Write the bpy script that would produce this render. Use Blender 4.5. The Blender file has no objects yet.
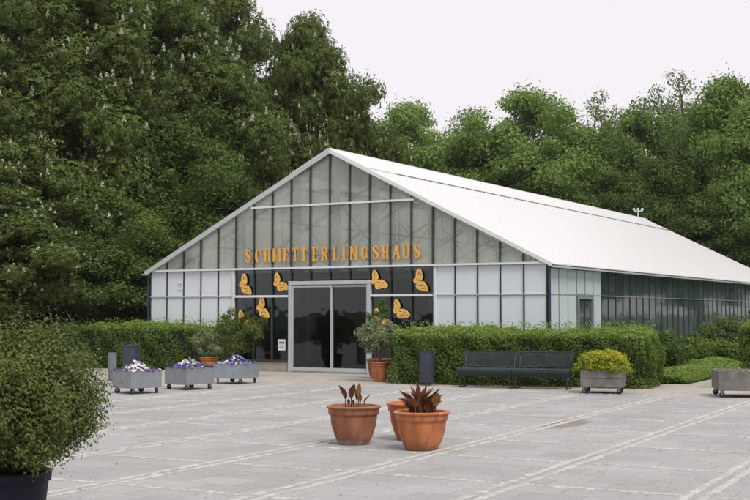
import bpy, math, random
import numpy as np
from mathutils import Vector, Matrix
R = math.radians
scene = bpy.context.scene
col = scene.collection
rng = np.random.default_rng(11)
random.seed(5)

# ------------------------------------------------------------------ camera
cam_d = bpy.data.cameras.new('camera'); cam = bpy.data.objects.new('camera', cam_d); col.objects.link(cam)
cam.location = (0, 0, 1.6); cam.rotation_euler = (math.pi/2 + 0.052, 0, 0)
cam_d.sensor_width = 36; cam_d.lens = 57.6; cam_d.clip_start = .1; cam_d.clip_end = 3000
scene.camera = cam
# ------------------------------------------------------------------ sky, sun, exposure
SUN_EL, SUN_AZ = R(56), R(150)      # azimuth clockwise from +Y
world = bpy.data.worlds.new('World'); scene.world = world; world.use_nodes = True
wn, wl = world.node_tree.nodes, world.node_tree.links
wn.clear()
sky = wn.new('ShaderNodeTexSky'); sky.sky_type = 'NISHITA'; sky.sun_disc = False
sky.sun_elevation = SUN_EL; sky.sun_rotation = SUN_AZ; sky.air_density = 1; sky.dust_density = 4
mixs = wn.new('ShaderNodeMixRGB'); mixs.inputs[0].default_value = .9; mixs.inputs[2].default_value = (5.8, 5.5, 5.68, 1)
bg = wn.new('ShaderNodeBackground'); bg.inputs[1].default_value = .1
wo = wn.new('ShaderNodeOutputWorld')
wl.new(sky.outputs[0], mixs.inputs[1]); wl.new(mixs.outputs[0], bg.inputs[0]); wl.new(bg.outputs[0], wo.inputs[0])
sd = bpy.data.lights.new('sun', 'SUN'); sun = bpy.data.objects.new('sun', sd); col.objects.link(sun)
sd.energy = 1.5; sd.angle = R(24); sd.color = (1, .96, .9)
sv = Vector((math.sin(SUN_AZ)*math.cos(SUN_EL), math.cos(SUN_AZ)*math.cos(SUN_EL), math.sin(SUN_EL)))
sun.rotation_euler = (-sv).to_track_quat('-Z', 'Y').to_euler()
sun.location = (10, -20, 40)
scene.view_settings.view_transform = 'Standard'; scene.view_settings.look = 'None'
scene.view_settings.exposure = 0.78; scene.view_settings.gamma = 1; scene.view_settings.use_curve_mapping = False
scene.render.engine = 'CYCLES'

# ------------------------------------------------------------------ materials
def nmat(name):
    m = bpy.data.materials.new(name); m.use_nodes = True
    n, l = m.node_tree.nodes, m.node_tree.links
    return m, n, l, n['Principled BSDF']
def ramp(n, stops):
    r = n.new('ShaderNodeValToRGB')
    while len(r.color_ramp.elements) < len(stops): r.color_ramp.elements.new(.5)
    for e, (p, c) in zip(r.color_ramp.elements, stops):
        e.position = p; e.color = (*c, 1)
    return r
def plain(name, c, rough=.5, var=.12, scale=3., metal=0, bump=0, bscale=40, spec=.5):
    m, n, l, b = nmat(name)
    tc = n.new('ShaderNodeTexCoord'); no = n.new('ShaderNodeTexNoise')
    no.inputs['Scale'].default_value = scale; no.inputs['Detail'].default_value = 6
    l.new(tc.outputs['Object'], no.inputs['Vector'])
    lo = tuple(max(0, v*(1-var)) for v in c); hi = tuple(min(1, v*(1+var)) for v in c)
    r = ramp(n, [(.3, lo), (.7, hi)]); l.new(no.outputs[0], r.inputs[0]); l.new(r.outputs[0], b.inputs['Base Color'])
    b.inputs['Roughness'].default_value = rough; b.inputs['Metallic'].default_value = metal
    b.inputs['Specular IOR Level'].default_value = spec
    if bump:
        nb = n.new('ShaderNodeTexNoise'); nb.inputs['Scale'].default_value = bscale; nb.inputs['Detail'].default_value = 5
        l.new(tc.outputs['Object'], nb.inputs['Vector'])
        bp = n.new('ShaderNodeBump'); bp.inputs['Strength'].default_value = bump; bp.inputs['Distance'].default_value = .01
        l.new(nb.outputs[0], bp.inputs['Height']); l.new(bp.outputs[0], b.inputs['Normal'])
    return m
def leafmat(name, dark, mid, light, trans=.38, rough=.6, objvar=.0):
    m, n, l, b = nmat(name)
    at = n.new('ShaderNodeAttribute'); at.attribute_name = 'tint'
    r = ramp(n, [(0, dark), (.5, mid), (1, light)])
    oi = n.new('ShaderNodeObjectInfo'); vm = n.new('ShaderNodeMapRange'); vm.inputs['To Min'].default_value = -.16; vm.inputs['To Max'].default_value = .2
    l.new(oi.outputs['Random'], vm.inputs[0]); ad0 = n.new('ShaderNodeMath'); l.new(vm.outputs[0], ad0.inputs[0]); l.new(at.outputs['Fac'], ad0.inputs[1])
    l.new(ad0.outputs[0] if objvar else at.outputs['Fac'], r.inputs[0])
    b.inputs['Roughness'].default_value = rough; b.inputs['Specular IOR Level'].default_value = .18
    l.new(r.outputs[0], b.inputs['Base Color'])
    t = n.new('ShaderNodeBsdfTranslucent'); l.new(r.outputs[0], t.inputs[0])
    mx = n.new('ShaderNodeMixShader'); mx.inputs[0].default_value = trans
    l.new(b.outputs[0], mx.inputs[1]); l.new(t.outputs[0], mx.inputs[2]); l.new(mx.outputs[0], n['Material Output'].inputs[0])
    return m
def glassmat(name, tint, refl=.25, rough=.02, film=0, filmc=(.7, .72, .7)):
    m, n, l, b = nmat(name); n.remove(b)
    tr = n.new('ShaderNodeBsdfTransparent'); tr.inputs[0].default_value = (*tint, 1)
    gl = n.new('ShaderNodeBsdfGlossy'); gl.inputs['Roughness'].default_value = rough
    tc = n.new('ShaderNodeTexCoord')
    no = n.new('ShaderNodeTexNoise'); no.inputs['Scale'].default_value = 1.3; l.new(tc.outputs['Object'], no.inputs['Vector'])
    bp = n.new('ShaderNodeBump'); bp.inputs['Strength'].default_value = .25; bp.inputs['Distance'].default_value = .02
    l.new(no.outputs[0], bp.inputs['Height']); l.new(bp.outputs[0], gl.inputs['Normal'])
    fr = n.new('ShaderNodeFresnel'); fr.inputs[0].default_value = 1.5
    ma = n.new('ShaderNodeMath'); ma.operation = 'MULTIPLY_ADD'; ma.inputs[1].default_value = 1.3; ma.inputs[2].default_value = refl
    ma.use_clamp = True; l.new(fr.outputs[0], ma.inputs[0])
    mx = n.new('ShaderNodeMixShader'); l.new(ma.outputs[0], mx.inputs[0]); l.new(tr.outputs[0], mx.inputs[1]); l.new(gl.outputs[0], mx.inputs[2])
    out = mx
    if film:
        df = n.new('ShaderNodeBsdfDiffuse'); df.inputs[0].default_value = (*filmc, 1)
        n2 = n.new('ShaderNodeTexNoise'); n2.inputs['Scale'].default_value = .9; n2.inputs['Detail'].default_value = 7
        l.new(tc.outputs['Object'], n2.inputs['Vector'])
        mr = n.new('ShaderNodeMapRange'); mr.inputs['From Min'].default_value = .3; mr.inputs['From Max'].default_value = .7
        mr.inputs['To Min'].default_value = film*.5; mr.inputs['To Max'].default_value = film*1.5
        l.new(n2.outputs[0], mr.inputs[0])
        m2 = n.new('ShaderNodeMixShader'); l.new(mr.outputs[0], m2.inputs[0]); l.new(mx.outputs[0], m2.inputs[1]); l.new(df.outputs[0], m2.inputs[2]); out = m2
    l.new(out.outputs[0], n['Material Output'].inputs[0])
    return m

M = {}
M['leaf_dark'] = leafmat('chestnut leaves', (.062, .092, .024), (.12, .17, .04), (.185, .245, .066), objvar=1)
M['leaf_mid'] = leafmat('broad leaves', (.058, .095, .022), (.115, .178, .04), (.18, .25, .068), objvar=1)
M['leaf_green'] = leafmat('fresh green leaves', (.10, .165, .038), (.185, .285, .066), (.275, .385, .11), objvar=1)
M['leaf_pale'] = leafmat('pale leaves', (.09, .14, .045), (.16, .225, .075), (.24, .31, .12))
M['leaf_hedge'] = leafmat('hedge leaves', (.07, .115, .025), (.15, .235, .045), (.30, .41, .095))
M['leaf_bush'] = leafmat('small bush leaves', (.06, .085, .024), (.125, .17, .042), (.22, .27, .08))
M['leaf_grey'] = leafmat('oleander leaves', (.12, .16, .075), (.26, .32, .16), (.38, .44, .27))
M['leaf_yellow'] = leafmat('golden leaves', (.09, .15, .02), (.3, .34, .03), (.55, .52, .06))
M['leaf_red'] = leafmat('canna leaves', (.06, .022, .018), (.15, .055, .03), (.30, .16, .06), trans=.2)
M['blossom'] = leafmat('blossom', (.30, .31, .20), (.42, .43, .31), (.54, .55, .43), trans=.2)
def petals():
    m, n, l, b = nmat('pansy petals')
    at = n.new('ShaderNodeAttribute'); at.attribute_name = 'tint'
    r = ramp(n, [(0, (.045, .03, .22)), (.3, (.10, .06, .42)), (.45, (.75, .72, .78)), (.9, (.55, .4, .03)), (.95, (.25, .02, .12))])
    r.color_ramp.interpolation = 'CONSTANT'
    l.new(at.outputs['Fac'], r.inputs[0]); l.new(r.outputs[0], b.inputs['Base Color']); b.inputs['Roughness'].default_value = .6
    return m
M['petals'] = petals()
M['bark'] = plain('bark', (.055, .043, .033), .9, .4, 4, bump=.6, bscale=18)
M['twig'] = plain('twig', (.10, .07, .045), .8, .3, 8)
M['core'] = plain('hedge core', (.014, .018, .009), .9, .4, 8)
M['soil'] = plain('soil', (.035, .024, .017), .95, .4, 20, bump=.8, bscale=60)
M['white_frame'] = plain('white painted metal', (.72, .74, .75), .4, .04, 2)
M['grey_frame'] = plain('grey aluminium', (.5, .53, .55), .4, .06, 2, metal=.2)
M['dark_frame'] = plain('dark glazing bar', (.03, .042, .044), .4, .2, 2)
M['post'] = plain('grey green post', (.20, .25, .25), .5, .1, 2)
M['steel'] = plain('galvanised truss', (.26, .27, .26), .5, .1, 3)
M['blue'] = plain('blue painted pipe', (.03, .038, .085), .4, .1, 3)
M['panel'] = plain('pale panel', (.70, .755, .80), .25, .03, .7, spec=.6)
M['side_panel'] = plain('side panel', (.50, .58, .60), .3, .04, .8)
M['plinth'] = plain('concrete plinth', (.34, .32, .28), .9, .12, 5, bump=.2)
M['interior_dark'] = plain('blackened lobby shade', (.03, .03, .03), .7, .3, 1)  # near black, so the lobby behind the doors looks unlit
M['interior_wall'] = plain('dark green interior wall', (.10, .12, .09), .8, .3, 1)  # wall colour darkened to dim the hall seen through the glass
M['interior_floor'] = plain('interior floor', (.30, .29, .27), .5, .2, 3)
M['gold'] = plain('golden yellow paint', (.80, .40, .06), .5, .06, 4)
M['gold_flat'] = plain('butterfly yellow', (.82, .47, .11), .6, .12, 9)
M['gold_dark'] = plain('butterfly veins', (.10, .05, .015), .6, .1, 9)
M['paper'] = plain('paper', (.75, .76, .76), .8, .03, 9)
M['ink'] = plain('printed ink', (.12, .2, .3), .8, .1, 9)
M['galv'] = plain('galvanised sheet', (.25, .265, .285), .45, .1, 6, metal=.35)
M['galv_light'] = plain('light galvanised sheet', (.29, .33, .36), .4, .1, 6, metal=.35)
M['weathered'] = plain('weathered grey wood', (.17, .16, .145), .9, .3, 5, bump=.5, bscale=25)
M['rubber'] = plain('black rubber', (.02, .02, .022), .6, .2, 10)
M['bench_blue'] = plain('blue grey coated steel', (.022, .032, .036), .4, .1, 6)
M['bench_mesh'] = plain('blue grey wire mesh', (.03, .046, .05), .4, .1, 6)
M['bin'] = plain('slate blue coated steel', (.038, .045, .07), .45, .1, 6)
M['bin_grey'] = plain('grey tube steel', (.16, .18, .20), .45, .12, 6)
M['pot_plastic'] = plain('dark blue plastic', (.010, .010, .022), .55, .15, 6, spec=.2)
M['roof_dark'] = plain('vent gap shadow and frame', (.2, .205, .205), .6, .1, 4)  # grey for the drawn-in vent shadow line and for the vent frames
M['glass_gable'] = glassmat('gable glass', (.86, .9, .87), .0, .02, .23, (.84, .88, .79))
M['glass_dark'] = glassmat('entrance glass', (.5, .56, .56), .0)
M['glass_side'] = glassmat('side glass', (.45, .55, .51), .0, .05, .30, (.15, .21, .19))

def roofmat():
    m, n, l, b = nmat('whitewashed roof glass')
    b.inputs['Base Color'].default_value = (.93, .92, .93, 1); b.inputs['Roughness'].default_value = .3
    t = n.new('ShaderNodeBsdfTranslucent'); t.inputs[0].default_value = (.9, .91, .88, 1)
    mx = n.new('ShaderNodeMixShader'); mx.inputs[0].default_value = .33
    l.new(b.outputs[0], mx.inputs[1]); l.new(t.outputs[0], mx.inputs[2]); l.new(mx.outputs[0], n['Material Output'].inputs[0])
    return m
M['roof'] = roofmat()
M['roof_edge'] = plain('rake board', (.5, .52, .53), .5, .05, 3)

def terracotta(name, base, stain):
    m, n, l, b = nmat(name)
    tc = n.new('ShaderNodeTexCoord'); no = n.new('ShaderNodeTexNoise'); no.inputs['Scale'].default_value = 5; no.inputs['Detail'].default_value = 8
    l.new(tc.outputs['Object'], no.inputs['Vector'])
    r = ramp(n, [(.3, tuple(v*.72 for v in base)), (.55, base), (.8, tuple(min(1, v*1.25) for v in base))]); l.new(no.outputs[0], r.inputs[0])
    sp = n.new('ShaderNodeSeparateXYZ'); l.new(tc.outputs['Object'], sp.inputs[0])
    n2 = n.new('ShaderNodeTexNoise'); n2.inputs['Scale'].default_value = 9; n2.inputs['Detail'].default_value = 6; l.new(tc.outputs['Object'], n2.inputs['Vector'])
    ad = n.new('ShaderNodeMath'); ad.operation = 'MULTIPLY_ADD'; ad.inputs[1].default_value = .14; l.new(n2.outputs[0], ad.inputs[0]); l.new(sp.outputs['Z'], ad.inputs[2])
    mr = n.new('ShaderNodeMapRange'); mr.inputs['From Min'].default_value = .145; mr.inputs['From Max'].default_value = .08
    mr.inputs['To Min'].default_value = 0; mr.inputs['To Max'].default_value = stain; l.new(ad.outputs[0], mr.inputs[0])
    mx = n.new('ShaderNodeMixRGB'); mx.inputs[2].default_value = (.42, .38, .34, 1); l.new(mr.outputs[0], mx.inputs[0]); l.new(r.outputs[0], mx.inputs[1])
    n5 = n.new('ShaderNodeTexNoise'); n5.inputs['Scale'].default_value = 3.2; n5.inputs['Detail'].default_value = 12; n5.inputs['Roughness'].default_value = .75; l.new(tc.outputs['Object'], n5.inputs['Vector'])
    r5 = ramp(n, [(.52, (0, 0, 0)), (.75, (.55, .55, .55))]); l.new(n5.outputs[0], r5.inputs[0])
    m5 = n.new('ShaderNodeMixRGB'); m5.inputs[2].default_value = (.40, .27, .20, 1); l.new(r5.outputs[0], m5.inputs[0]); l.new(mx.outputs[0], m5.inputs[1])
    mp6 = n.new('ShaderNodeMapping'); mp6.inputs['Scale'].default_value = (9, 9, 1.2); l.new(tc.outputs['Object'], mp6.inputs['Vector'])
    n6 = n.new('ShaderNodeTexNoise'); n6.inputs['Scale'].default_value = 1.5; n6.inputs['Detail'].default_value = 6; l.new(mp6.outputs[0], n6.inputs['Vector'])
    r6 = ramp(n, [(.35, (.72, .70, .68)), (.6, (1.05, 1.05, 1.05))]); l.new(n6.outputs[0], r6.inputs[0])
    m6 = n.new('ShaderNodeMixRGB'); m6.blend_type = 'MULTIPLY'; m6.inputs[0].default_value = 1; l.new(m5.outputs[0], m6.inputs[1]); l.new(r6.outputs[0], m6.inputs[2]); mx = m6
    l.new(mx.outputs[0], b.inputs['Base Color']); b.inputs['Roughness'].default_value = .8
    bp = n.new('ShaderNodeBump'); bp.inputs['Strength'].default_value = .45; bp.inputs['Distance'].default_value = .01
    l.new(n2.outputs[0], bp.inputs['Height']); l.new(bp.outputs[0], b.inputs['Normal'])
    return m
M['terra_dark'] = terracotta('weathered terracotta', (.32, .125, .065), .8)
M['terra'] = terracotta('orange terracotta', (.50, .17, .065), .15)

# ------------------------------------------------------------------ helpers
def link(o, parent=None):
    col.objects.link(o)
    if parent: o.parent = parent
    return o
def tag(o, label=None, cat=None, group=None, kind=None):
    if label: o['label'] = label
    if cat: o['category'] = cat
    if group: o['group'] = group
    if kind: o['kind'] = kind
    return o
def empty(name, loc, rz=0, label=None, cat=None, group=None):
    o = bpy.data.objects.new(name, None); col.objects.link(o); o.location = loc; o.rotation_euler = (0, 0, rz)
    o.empty_display_size = .2
    return tag(o, label, cat, group)
class MB:
    def __init__(s): s.v = []; s.f = []
    def add(s, vs, fs):
        b = len(s.v); s.v += [tuple(v) for v in vs]; s.f += [tuple(i+b for i in f) for f in fs]; return s
    def box(s, x0, x1, y0, y1, z0, z1, T=None):
        vs = [Vector(p) for p in ((x0,y0,z0),(x1,y0,z0),(x1,y1,z0),(x0,y1,z0),(x0,y0,z1),(x1,y0,z1),(x1,y1,z1),(x0,y1,z1))]
        if T: vs = [T @ v for v in vs]
        return s.add(vs, [(0,3,2,1),(4,5,6,7),(0,1,5,4),(1,2,6,5),(2,3,7,6),(3,0,4,7)])
    def prism(s, pts, y0, y1, T=None):      # polygon in XZ, extruded along Y
        n = len(pts); vs = [Vector((x, y0, z)) for x, z in pts] + [Vector((x, y1, z)) for x, z in pts]
        if T: vs = [T @ v for v in vs]
        return s.add(vs, [tuple(range(n)), tuple(range(2*n-1, n-1, -1))] + [(i, i+n, (i+1) % n+n, (i+1) % n) for i in range(n)])
    def tube(s, pts, rad, n=6, cap=True):
        pts = [Vector(p) for p in pts]
        if not hasattr(rad, '__len__'): rad = [rad]*len(pts)
        vs = []; fs = []
        for i, p in enumerate(pts):
            d = (pts[min(i+1, len(pts)-1)]-pts[max(i-1, 0)]).normalized()
            a = d.cross(Vector((0, 0, 1)) if abs(d.z) < .9 else Vector((1, 0, 0))).normalized(); b = d.cross(a)
            for k in range(n):
                t = 2*math.pi*k/n; vs.append(p+(a*math.cos(t)+b*math.sin(t))*rad[i])
        for i in range(len(pts)-1):
            for k in range(n): fs.append((i*n+k, i*n+(k+1) % n, (i+1)*n+(k+1) % n, (i+1)*n+k))
        if cap: fs += [tuple(range(n-1, -1, -1)), tuple(range((len(pts)-1)*n, len(pts)*n))]
        return s.add(vs, fs)
    def lathe(s, prof, n=40, c=(0, 0, 0), sx=1, sy=1):
        vs = []; fs = []
        for r, z in prof:
            for k in range(n):
                t = 2*math.pi*k/n; vs.append((c[0]+r*math.cos(t)*sx, c[1]+r*math.sin(t)*sy, c[2]+z))
        m = len(prof)
        for i in range(m-1):
            for k in range(n): fs.append((i*n+k, i*n+(k+1) % n, (i+1)*n+(k+1) % n, (i+1)*n+k))
        fs += [tuple(range(n-1, -1, -1)), tuple(range((m-1)*n, m*n))]
        return s.add(vs, fs)
    def build(s, name, mat, parent=None, smooth=False, bevel=0, loc=None):
        me = bpy.data.meshes.new(name); me.from_pydata(s.v, [], s.f); me.update()
        if mat: me.materials.append(mat)
        if smooth: me.polygons.foreach_set('use_smooth', [True]*len(me.polygons))
        o = bpy.data.objects.new(name, me); link(o, parent)
        if loc: o.location = loc
        if bevel:
            b = o.modifiers.new('bevel', 'BEVEL'); b.width = bevel; b.segments = 2; b.limit_method = 'ANGLE'
        if smooth:
            e = o.modifiers.new('split', 'EDGE_SPLIT'); e.split_angle = R(40)
        return o
def unit(a): return a/np.maximum(np.linalg.norm(a, axis=-1, keepdims=True), 1e-6)
def leaves(name, C, Nrm, size, mat, parent=None, tint=None, width=.5, fold=.12, droop=.35, share=None):
    """many small folded leaf faces as one part; C centres, Nrm facing directions"""
    N = len(C); size = np.broadcast_to(size, (N,)).astype(float)
    Nrm = unit(Nrm); t = rng.normal(size=(N, 3)); t[:, 2] -= droop
    t = unit(t-(t*Nrm).sum(1, keepdims=True)*Nrm); b = np.cross(Nrm, t)
    L = size[:, None]
    w = L*width
    v0 = C-t*L*.5; v2 = C+t*L*.5; m = C-t*L*.04
    v1 = m+b*w*.5+Nrm*L*fold; v3 = m-b*w*.5+Nrm*L*fold
    V = np.stack([v0, v1, v2, v3], 1).reshape(-1, 3)
    base = np.arange(N)[:, None]*4
    F = np.concatenate([base+[0, 1, 2], base+[0, 2, 3]], 1).reshape(-1)
    me = bpy.data.meshes.new(name)
    me.vertices.add(len(V)); me.vertices.foreach_set('co', V.astype(np.float32).ravel())
    me.loops.add(len(F)); me.loops.foreach_set('vertex_index', F.astype(np.int32))
    me.polygons.add(len(F)//3); me.polygons.foreach_set('loop_start', np.arange(0, len(F), 3, dtype=np.int32))
    me.update(calc_edges=True)
    if tint is None: tint = rng.random(N)
    at = me.attributes.new('tint', 'FLOAT', 'POINT'); at.data.foreach_set('value', np.repeat(np.clip(tint, 0, 1), 4).astype(np.float32))
    me.materials.append(mat)
    o = bpy.data.objects.new(name, me); link(o, parent)
    return o
def sphere_dirs(n, zlo=-1.):
    z = rng.uniform(zlo, 1, n); p = rng.uniform(0, 2*math.pi, n); r = np.sqrt(1-z*z)
    return np.stack([r*np.cos(p), r*np.sin(p), z], 1)
def clump_leaves(cent, rad, per, flat=.8, zlo=-.8, inner=.3, palm=0, size=.16, jit=.6):
    """leaves spread over the shells of many clumps"""
    Cs, Ns, Ts, Sz = [], [], [], []
    for c, r in zip(cent, rad):
        n = max(4, int(per*r*r)); d = sphere_dirs(n, zlo)
        rr = r*(inner+(1-inner)*np.sqrt(rng.random(n)))*(1+.22*rng.normal(size=n))
        p = c+d*rr[:, None]*np.array([1, 1, flat])
        nn = unit(d*np.array([1, 1, 1.3])+np.array([0, 0, .35])+jit*rng.normal(size=(n, 3)))
        tt = np.clip(rng.normal(.42, .2)*.6+.2+.16*rng.normal(size=n), 0, 1)
        Cs.append(p); Ns.append(nn); Ts.append(tt); Sz.append(size*(1+.25*rng.normal(size=n)))
    C, Nn, T, S = map(np.concatenate, (Cs, Ns, Ts, Sz))
    return C, Nn, T, np.clip(S, size*.4, size*1.8)

# ------------------------------------------------------------------ setting: ground, plaza, path
def dirt_ground():
    m, n, l, b = nmat('grass and leaf litter')
    tc = n.new('ShaderNodeTexCoord'); no = n.new('ShaderNodeTexNoise'); no.inputs['Scale'].default_value = .8; no.inputs['Detail'].default_value = 9
    l.new(tc.outputs['Object'], no.inputs['Vector'])
    r = ramp(n, [(.35, (.02, .03, .012)), (.6, (.04, .065, .02)), (.8, (.06, .05, .03))]); l.new(no.outputs[0], r.inputs[0]); l.new(r.outputs[0], b.inputs['Base Color'])
    b.inputs['Roughness'].default_value = .95
    return m
g = MB().add([(-900, -300, -.02), (900, -300, -.02), (900, 1500, -.02), (-900, 1500, -.02)], [(0, 1, 2, 3)]).build('ground', dirt_ground()); tag(g, kind='structure')

AG = .485
GU = Vector((math.cos(AG), -math.sin(AG), 0)); GV = Vector((math.sin(AG), math.cos(AG), 0))
U0, DU, V0, DV = -4.12, 1.69, 8.85, 1.765
def plaza_mat():
    m, n, l, b = nmat('concrete slabs')
    tc = n.new('ShaderNodeTexCoord'); mp = n.new('ShaderNodeMapping'); mp.inputs['Rotation'].default_value = (0, 0, AG)
    mp.inputs['Location'].default_value = (-U0 + DU*40, -V0 + DV*40, 0)
    l.new(tc.outputs['Object'], mp.inputs['Vector'])
    br = n.new('ShaderNodeTexBrick'); br.offset = .5; br.inputs['Scale'].default_value = 1
    br.inputs['Brick Width'].default_value = DU/3; br.inputs['Row Height'].default_value = DV/4; br.inputs['Mortar Size'].default_value = .006
    br.inputs['Mortar Smooth'].default_value = .6
    br.inputs['Color1'].default_value = (.30, .302, .30, 1); br.inputs['Color2'].default_value = (.352, .352, .350, 1); br.inputs['Mortar'].default_value = (.22, .215, .20, 1)
    l.new(mp.outputs[0], br.inputs['Vector'])
    n1 = n.new('ShaderNodeTexNoise'); n1.inputs['Scale'].default_value = .35; n1.inputs['Detail'].default_value = 8; n1.inputs['Roughness'].default_value = .65
    n2 = n.new('ShaderNodeTexNoise'); n2.inputs['Scale'].default_value = 28; n2.inputs['Detail'].default_value = 6
    for q in (n1, n2): l.new(tc.outputs['Object'], q.inputs['Vector'])
    r1 = ramp(n, [(.3, (.86, .85, .84)), (.7, (1.08, 1.08, 1.09))]); l.new(n1.outputs[0], r1.inputs[0])
    r2 = ramp(n, [(.3, (.88, .88, .88)), (.7, (1.1, 1.1, 1.1))]); l.new(n2.outputs[0], r2.inputs[0])
    m1 = n.new('ShaderNodeMixRGB'); m1.blend_type = 'MULTIPLY'; m1.inputs[0].default_value = 1; l.new(br.outputs[0], m1.inputs[1]); l.new(r1.outputs[0], m1.inputs[2])
    m2 = n.new('ShaderNodeMixRGB'); m2.blend_type = 'MULTIPLY'; m2.inputs[0].default_value = 1; l.new(m1.outputs[0], m2.inputs[1]); l.new(r2.outputs[0], m2.inputs[2])
    n4 = n.new('ShaderNodeTexNoise'); n4.inputs['Scale'].default_value = 1.1; n4.inputs['Detail'].default_value = 10; n4.inputs['Roughness'].default_value = .7; l.new(tc.outputs['Object'], n4.inputs['Vector'])
    r4 = ramp(n, [(.55, (0, 0, 0)), (.72, (.45, .45, .45))]); l.new(n4.outputs[0], r4.inputs[0])
    m4 = n.new('ShaderNodeMixRGB'); m4.inputs[2].default_value = (.22, .205, .165, 1); l.new(r4.outputs[0], m4.inputs[0]); l.new(m2.outputs[0], m4.inputs[1]); m2 = m4
    # brown worn-in dirt patch on one slab
    mp2 = n.new('ShaderNodeMapping'); mp2.vector_type = 'TEXTURE'; mp2.inputs['Location'].default_value = (2.72, 17.3, 0); mp2.inputs['Rotation'].default_value = (0, 0, -AG)
    mp2.inputs['Scale'].default_value = (.36, .95, 1)
    l.new(tc.outputs['Object'], mp2.inputs['Vector'])
    ln = n.new('ShaderNodeVectorMath'); ln.operation = 'LENGTH'
    no3 = n.new('ShaderNodeTexNoise'); no3.inputs['Scale'].default_value = 5; no3.inputs['Detail'].default_value = 6; l.new(tc.outputs['Object'], no3.inputs['Vector'])
    l.new(mp2.outputs[0], ln.inputs[0])
    ad = n.new('ShaderNodeMath'); ad.operation = 'MULTIPLY_ADD'; ad.inputs[1].default_value = 1.1; l.new(no3.outputs[0], ad.inputs[0]); l.new(ln.outputs['Value'], ad.inputs[2])
    mr = n.new('ShaderNodeMapRange'); mr.inputs['From Min'].default_value = 1.45; mr.inputs['From Max'].default_value = 1.15; l.new(ad.outputs[0], mr.inputs[0])
    m3 = n.new('ShaderNodeMixRGB'); m3.inputs[2].default_value = (.165, .14, .10, 1)
    mm = n.new('ShaderNodeMath'); mm.operation = 'MULTIPLY'; mm.inputs[1].default_value = .75; l.new(mr.outputs[0], mm.inputs[0])
    l.new(mm.outputs[0], m3.inputs[0]); l.new(m2.outputs[0], m3.inputs[1])
    l.new(m3.outputs[0], b.inputs['Base Color']); b.inputs['Roughness'].default_value = .8
    bp = n.new('ShaderNodeBump'); bp.inputs['Strength'].default_value = .3; bp.inputs['Distance'].default_value = .004
    l.new(n2.outputs[0], bp.inputs['Height']); l.new(bp.outputs[0], b.inputs['Normal'])
    return m
# plaza reaches the edge strip in front of hedges and entrance
EA = Vector((2.58, 24.95)); ED = Vector((math.cos(.42), -math.sin(.42)))
def edge(k, off=0): p = EA + ED*k + Vector((math.sin(.42), math.cos(.42)))*off; return (p.x, p.y)
pl = [edge(-30), (-32, -20), (32, -20), edge(26)]
o = MB().add([(x, y, 0) for x, y in pl], [(0, 1, 2, 3)]).build('plaza', plaza_mat()); tag(o, kind='structure')
M['strip'] = plain('beige gravel asphalt', (.36, .335, .30), .95, .13, 2.2, bump=.4, bscale=90)
M['path'] = plain('beige path', (.31, .285, .24), .95, .15, 1.5, bump=.4, bscale=80)
a, b2, c, d = edge(-30), edge(26), edge(26, 9), edge(-30, 9)
o = MB().add([(*edge(-30, -.02), -.006), (*edge(26, -.02), -.006), (*edge(26, 9), -.006), (*edge(-30, 9), -.006)], [(0, 1, 2, 3)]).build('pavement', M['strip']); tag(o, kind='structure')

# cobble rows: low bevelled setts
def setts():
    V, F = [], []
    def sett(u, v, du, dv):
        p = GU*u+GV*v; 
        k = (p.xy-EA).dot(Vector((math.sin(.42), math.cos(.42))))
        if k > -.1 or p.y < 6.5 or abs(p.x) > 1.2+p.y*.36: return
        hz = .004+random.random()*.006
        b = len(V); a = random.uniform(-.12, .12); ca, sa = math.cos(a), math.sin(a)
        def q(x, y, z):
            x, y = x*ca-y*sa, x*sa+y*ca
            w = GU*(u+x)+GV*(v+y); V.append((w.x, w.y, z))
        du *= random.uniform(.75, 1.15); dv *= random.uniform(.8, 1.15)
        for s, z in ((1, .0015), (.78, hz)):
            for x, y in ((-1, -1), (1, -1), (1, 1), (-1, 1)):
                q(x*du/2*s*random.uniform(.9, 1.05), y*dv/2*s*random.uniform(.9, 1.05), z)
        F.extend([(b+4, b+5, b+6, b+7)] + [(b+i, b+(i+1) % 4, b+4+(i+1) % 4, b+4+i) for i in range(4)])
    for i in range(-14, 12):
        u = U0+i*DU
        for off in (-.075, .075):
            v = 0
            while v < 40:
                sett(u+off+random.uniform(-.01, .01), v, .088, .09); v += .098
    for j in range(-6, 14):
        v = V0+j*DV
        u = -32
        while u < 20:
            if min(abs((u-U0) % DU), DU-abs((u-U0) % DU)) > .14:
                sett(u, v+random.uniform(-.014, .014), .088, .078)
            u += .098
    me = bpy.data.meshes.new('cobble_bands'); me.from_pydata(V, [], F); me.update()
    m, n, l, b = nmat('pale granite setts')
    ge = n.new('ShaderNodeTexCoord'); no = n.new('ShaderNodeTexWhiteNoise')
    vo = n.new('ShaderNodeTexVoronoi'); vo.inputs['Scale'].default_value = 9; l.new(ge.outputs['Object'], vo.inputs['Vector'])
    r = ramp(n, [(0, (.32, .315, .295)), (1, (.50, .49, .465))]); l.new(vo.outputs['Color'], r.inputs[0]); l.new(r.outputs[0], b.inputs['Base Color']); b.inputs['Roughness'].default_value = .8
    me.materials.append(m)
    o = bpy.data.objects.new('cobble_bands', me); link(o); tag(o, kind='structure')
setts()

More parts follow.
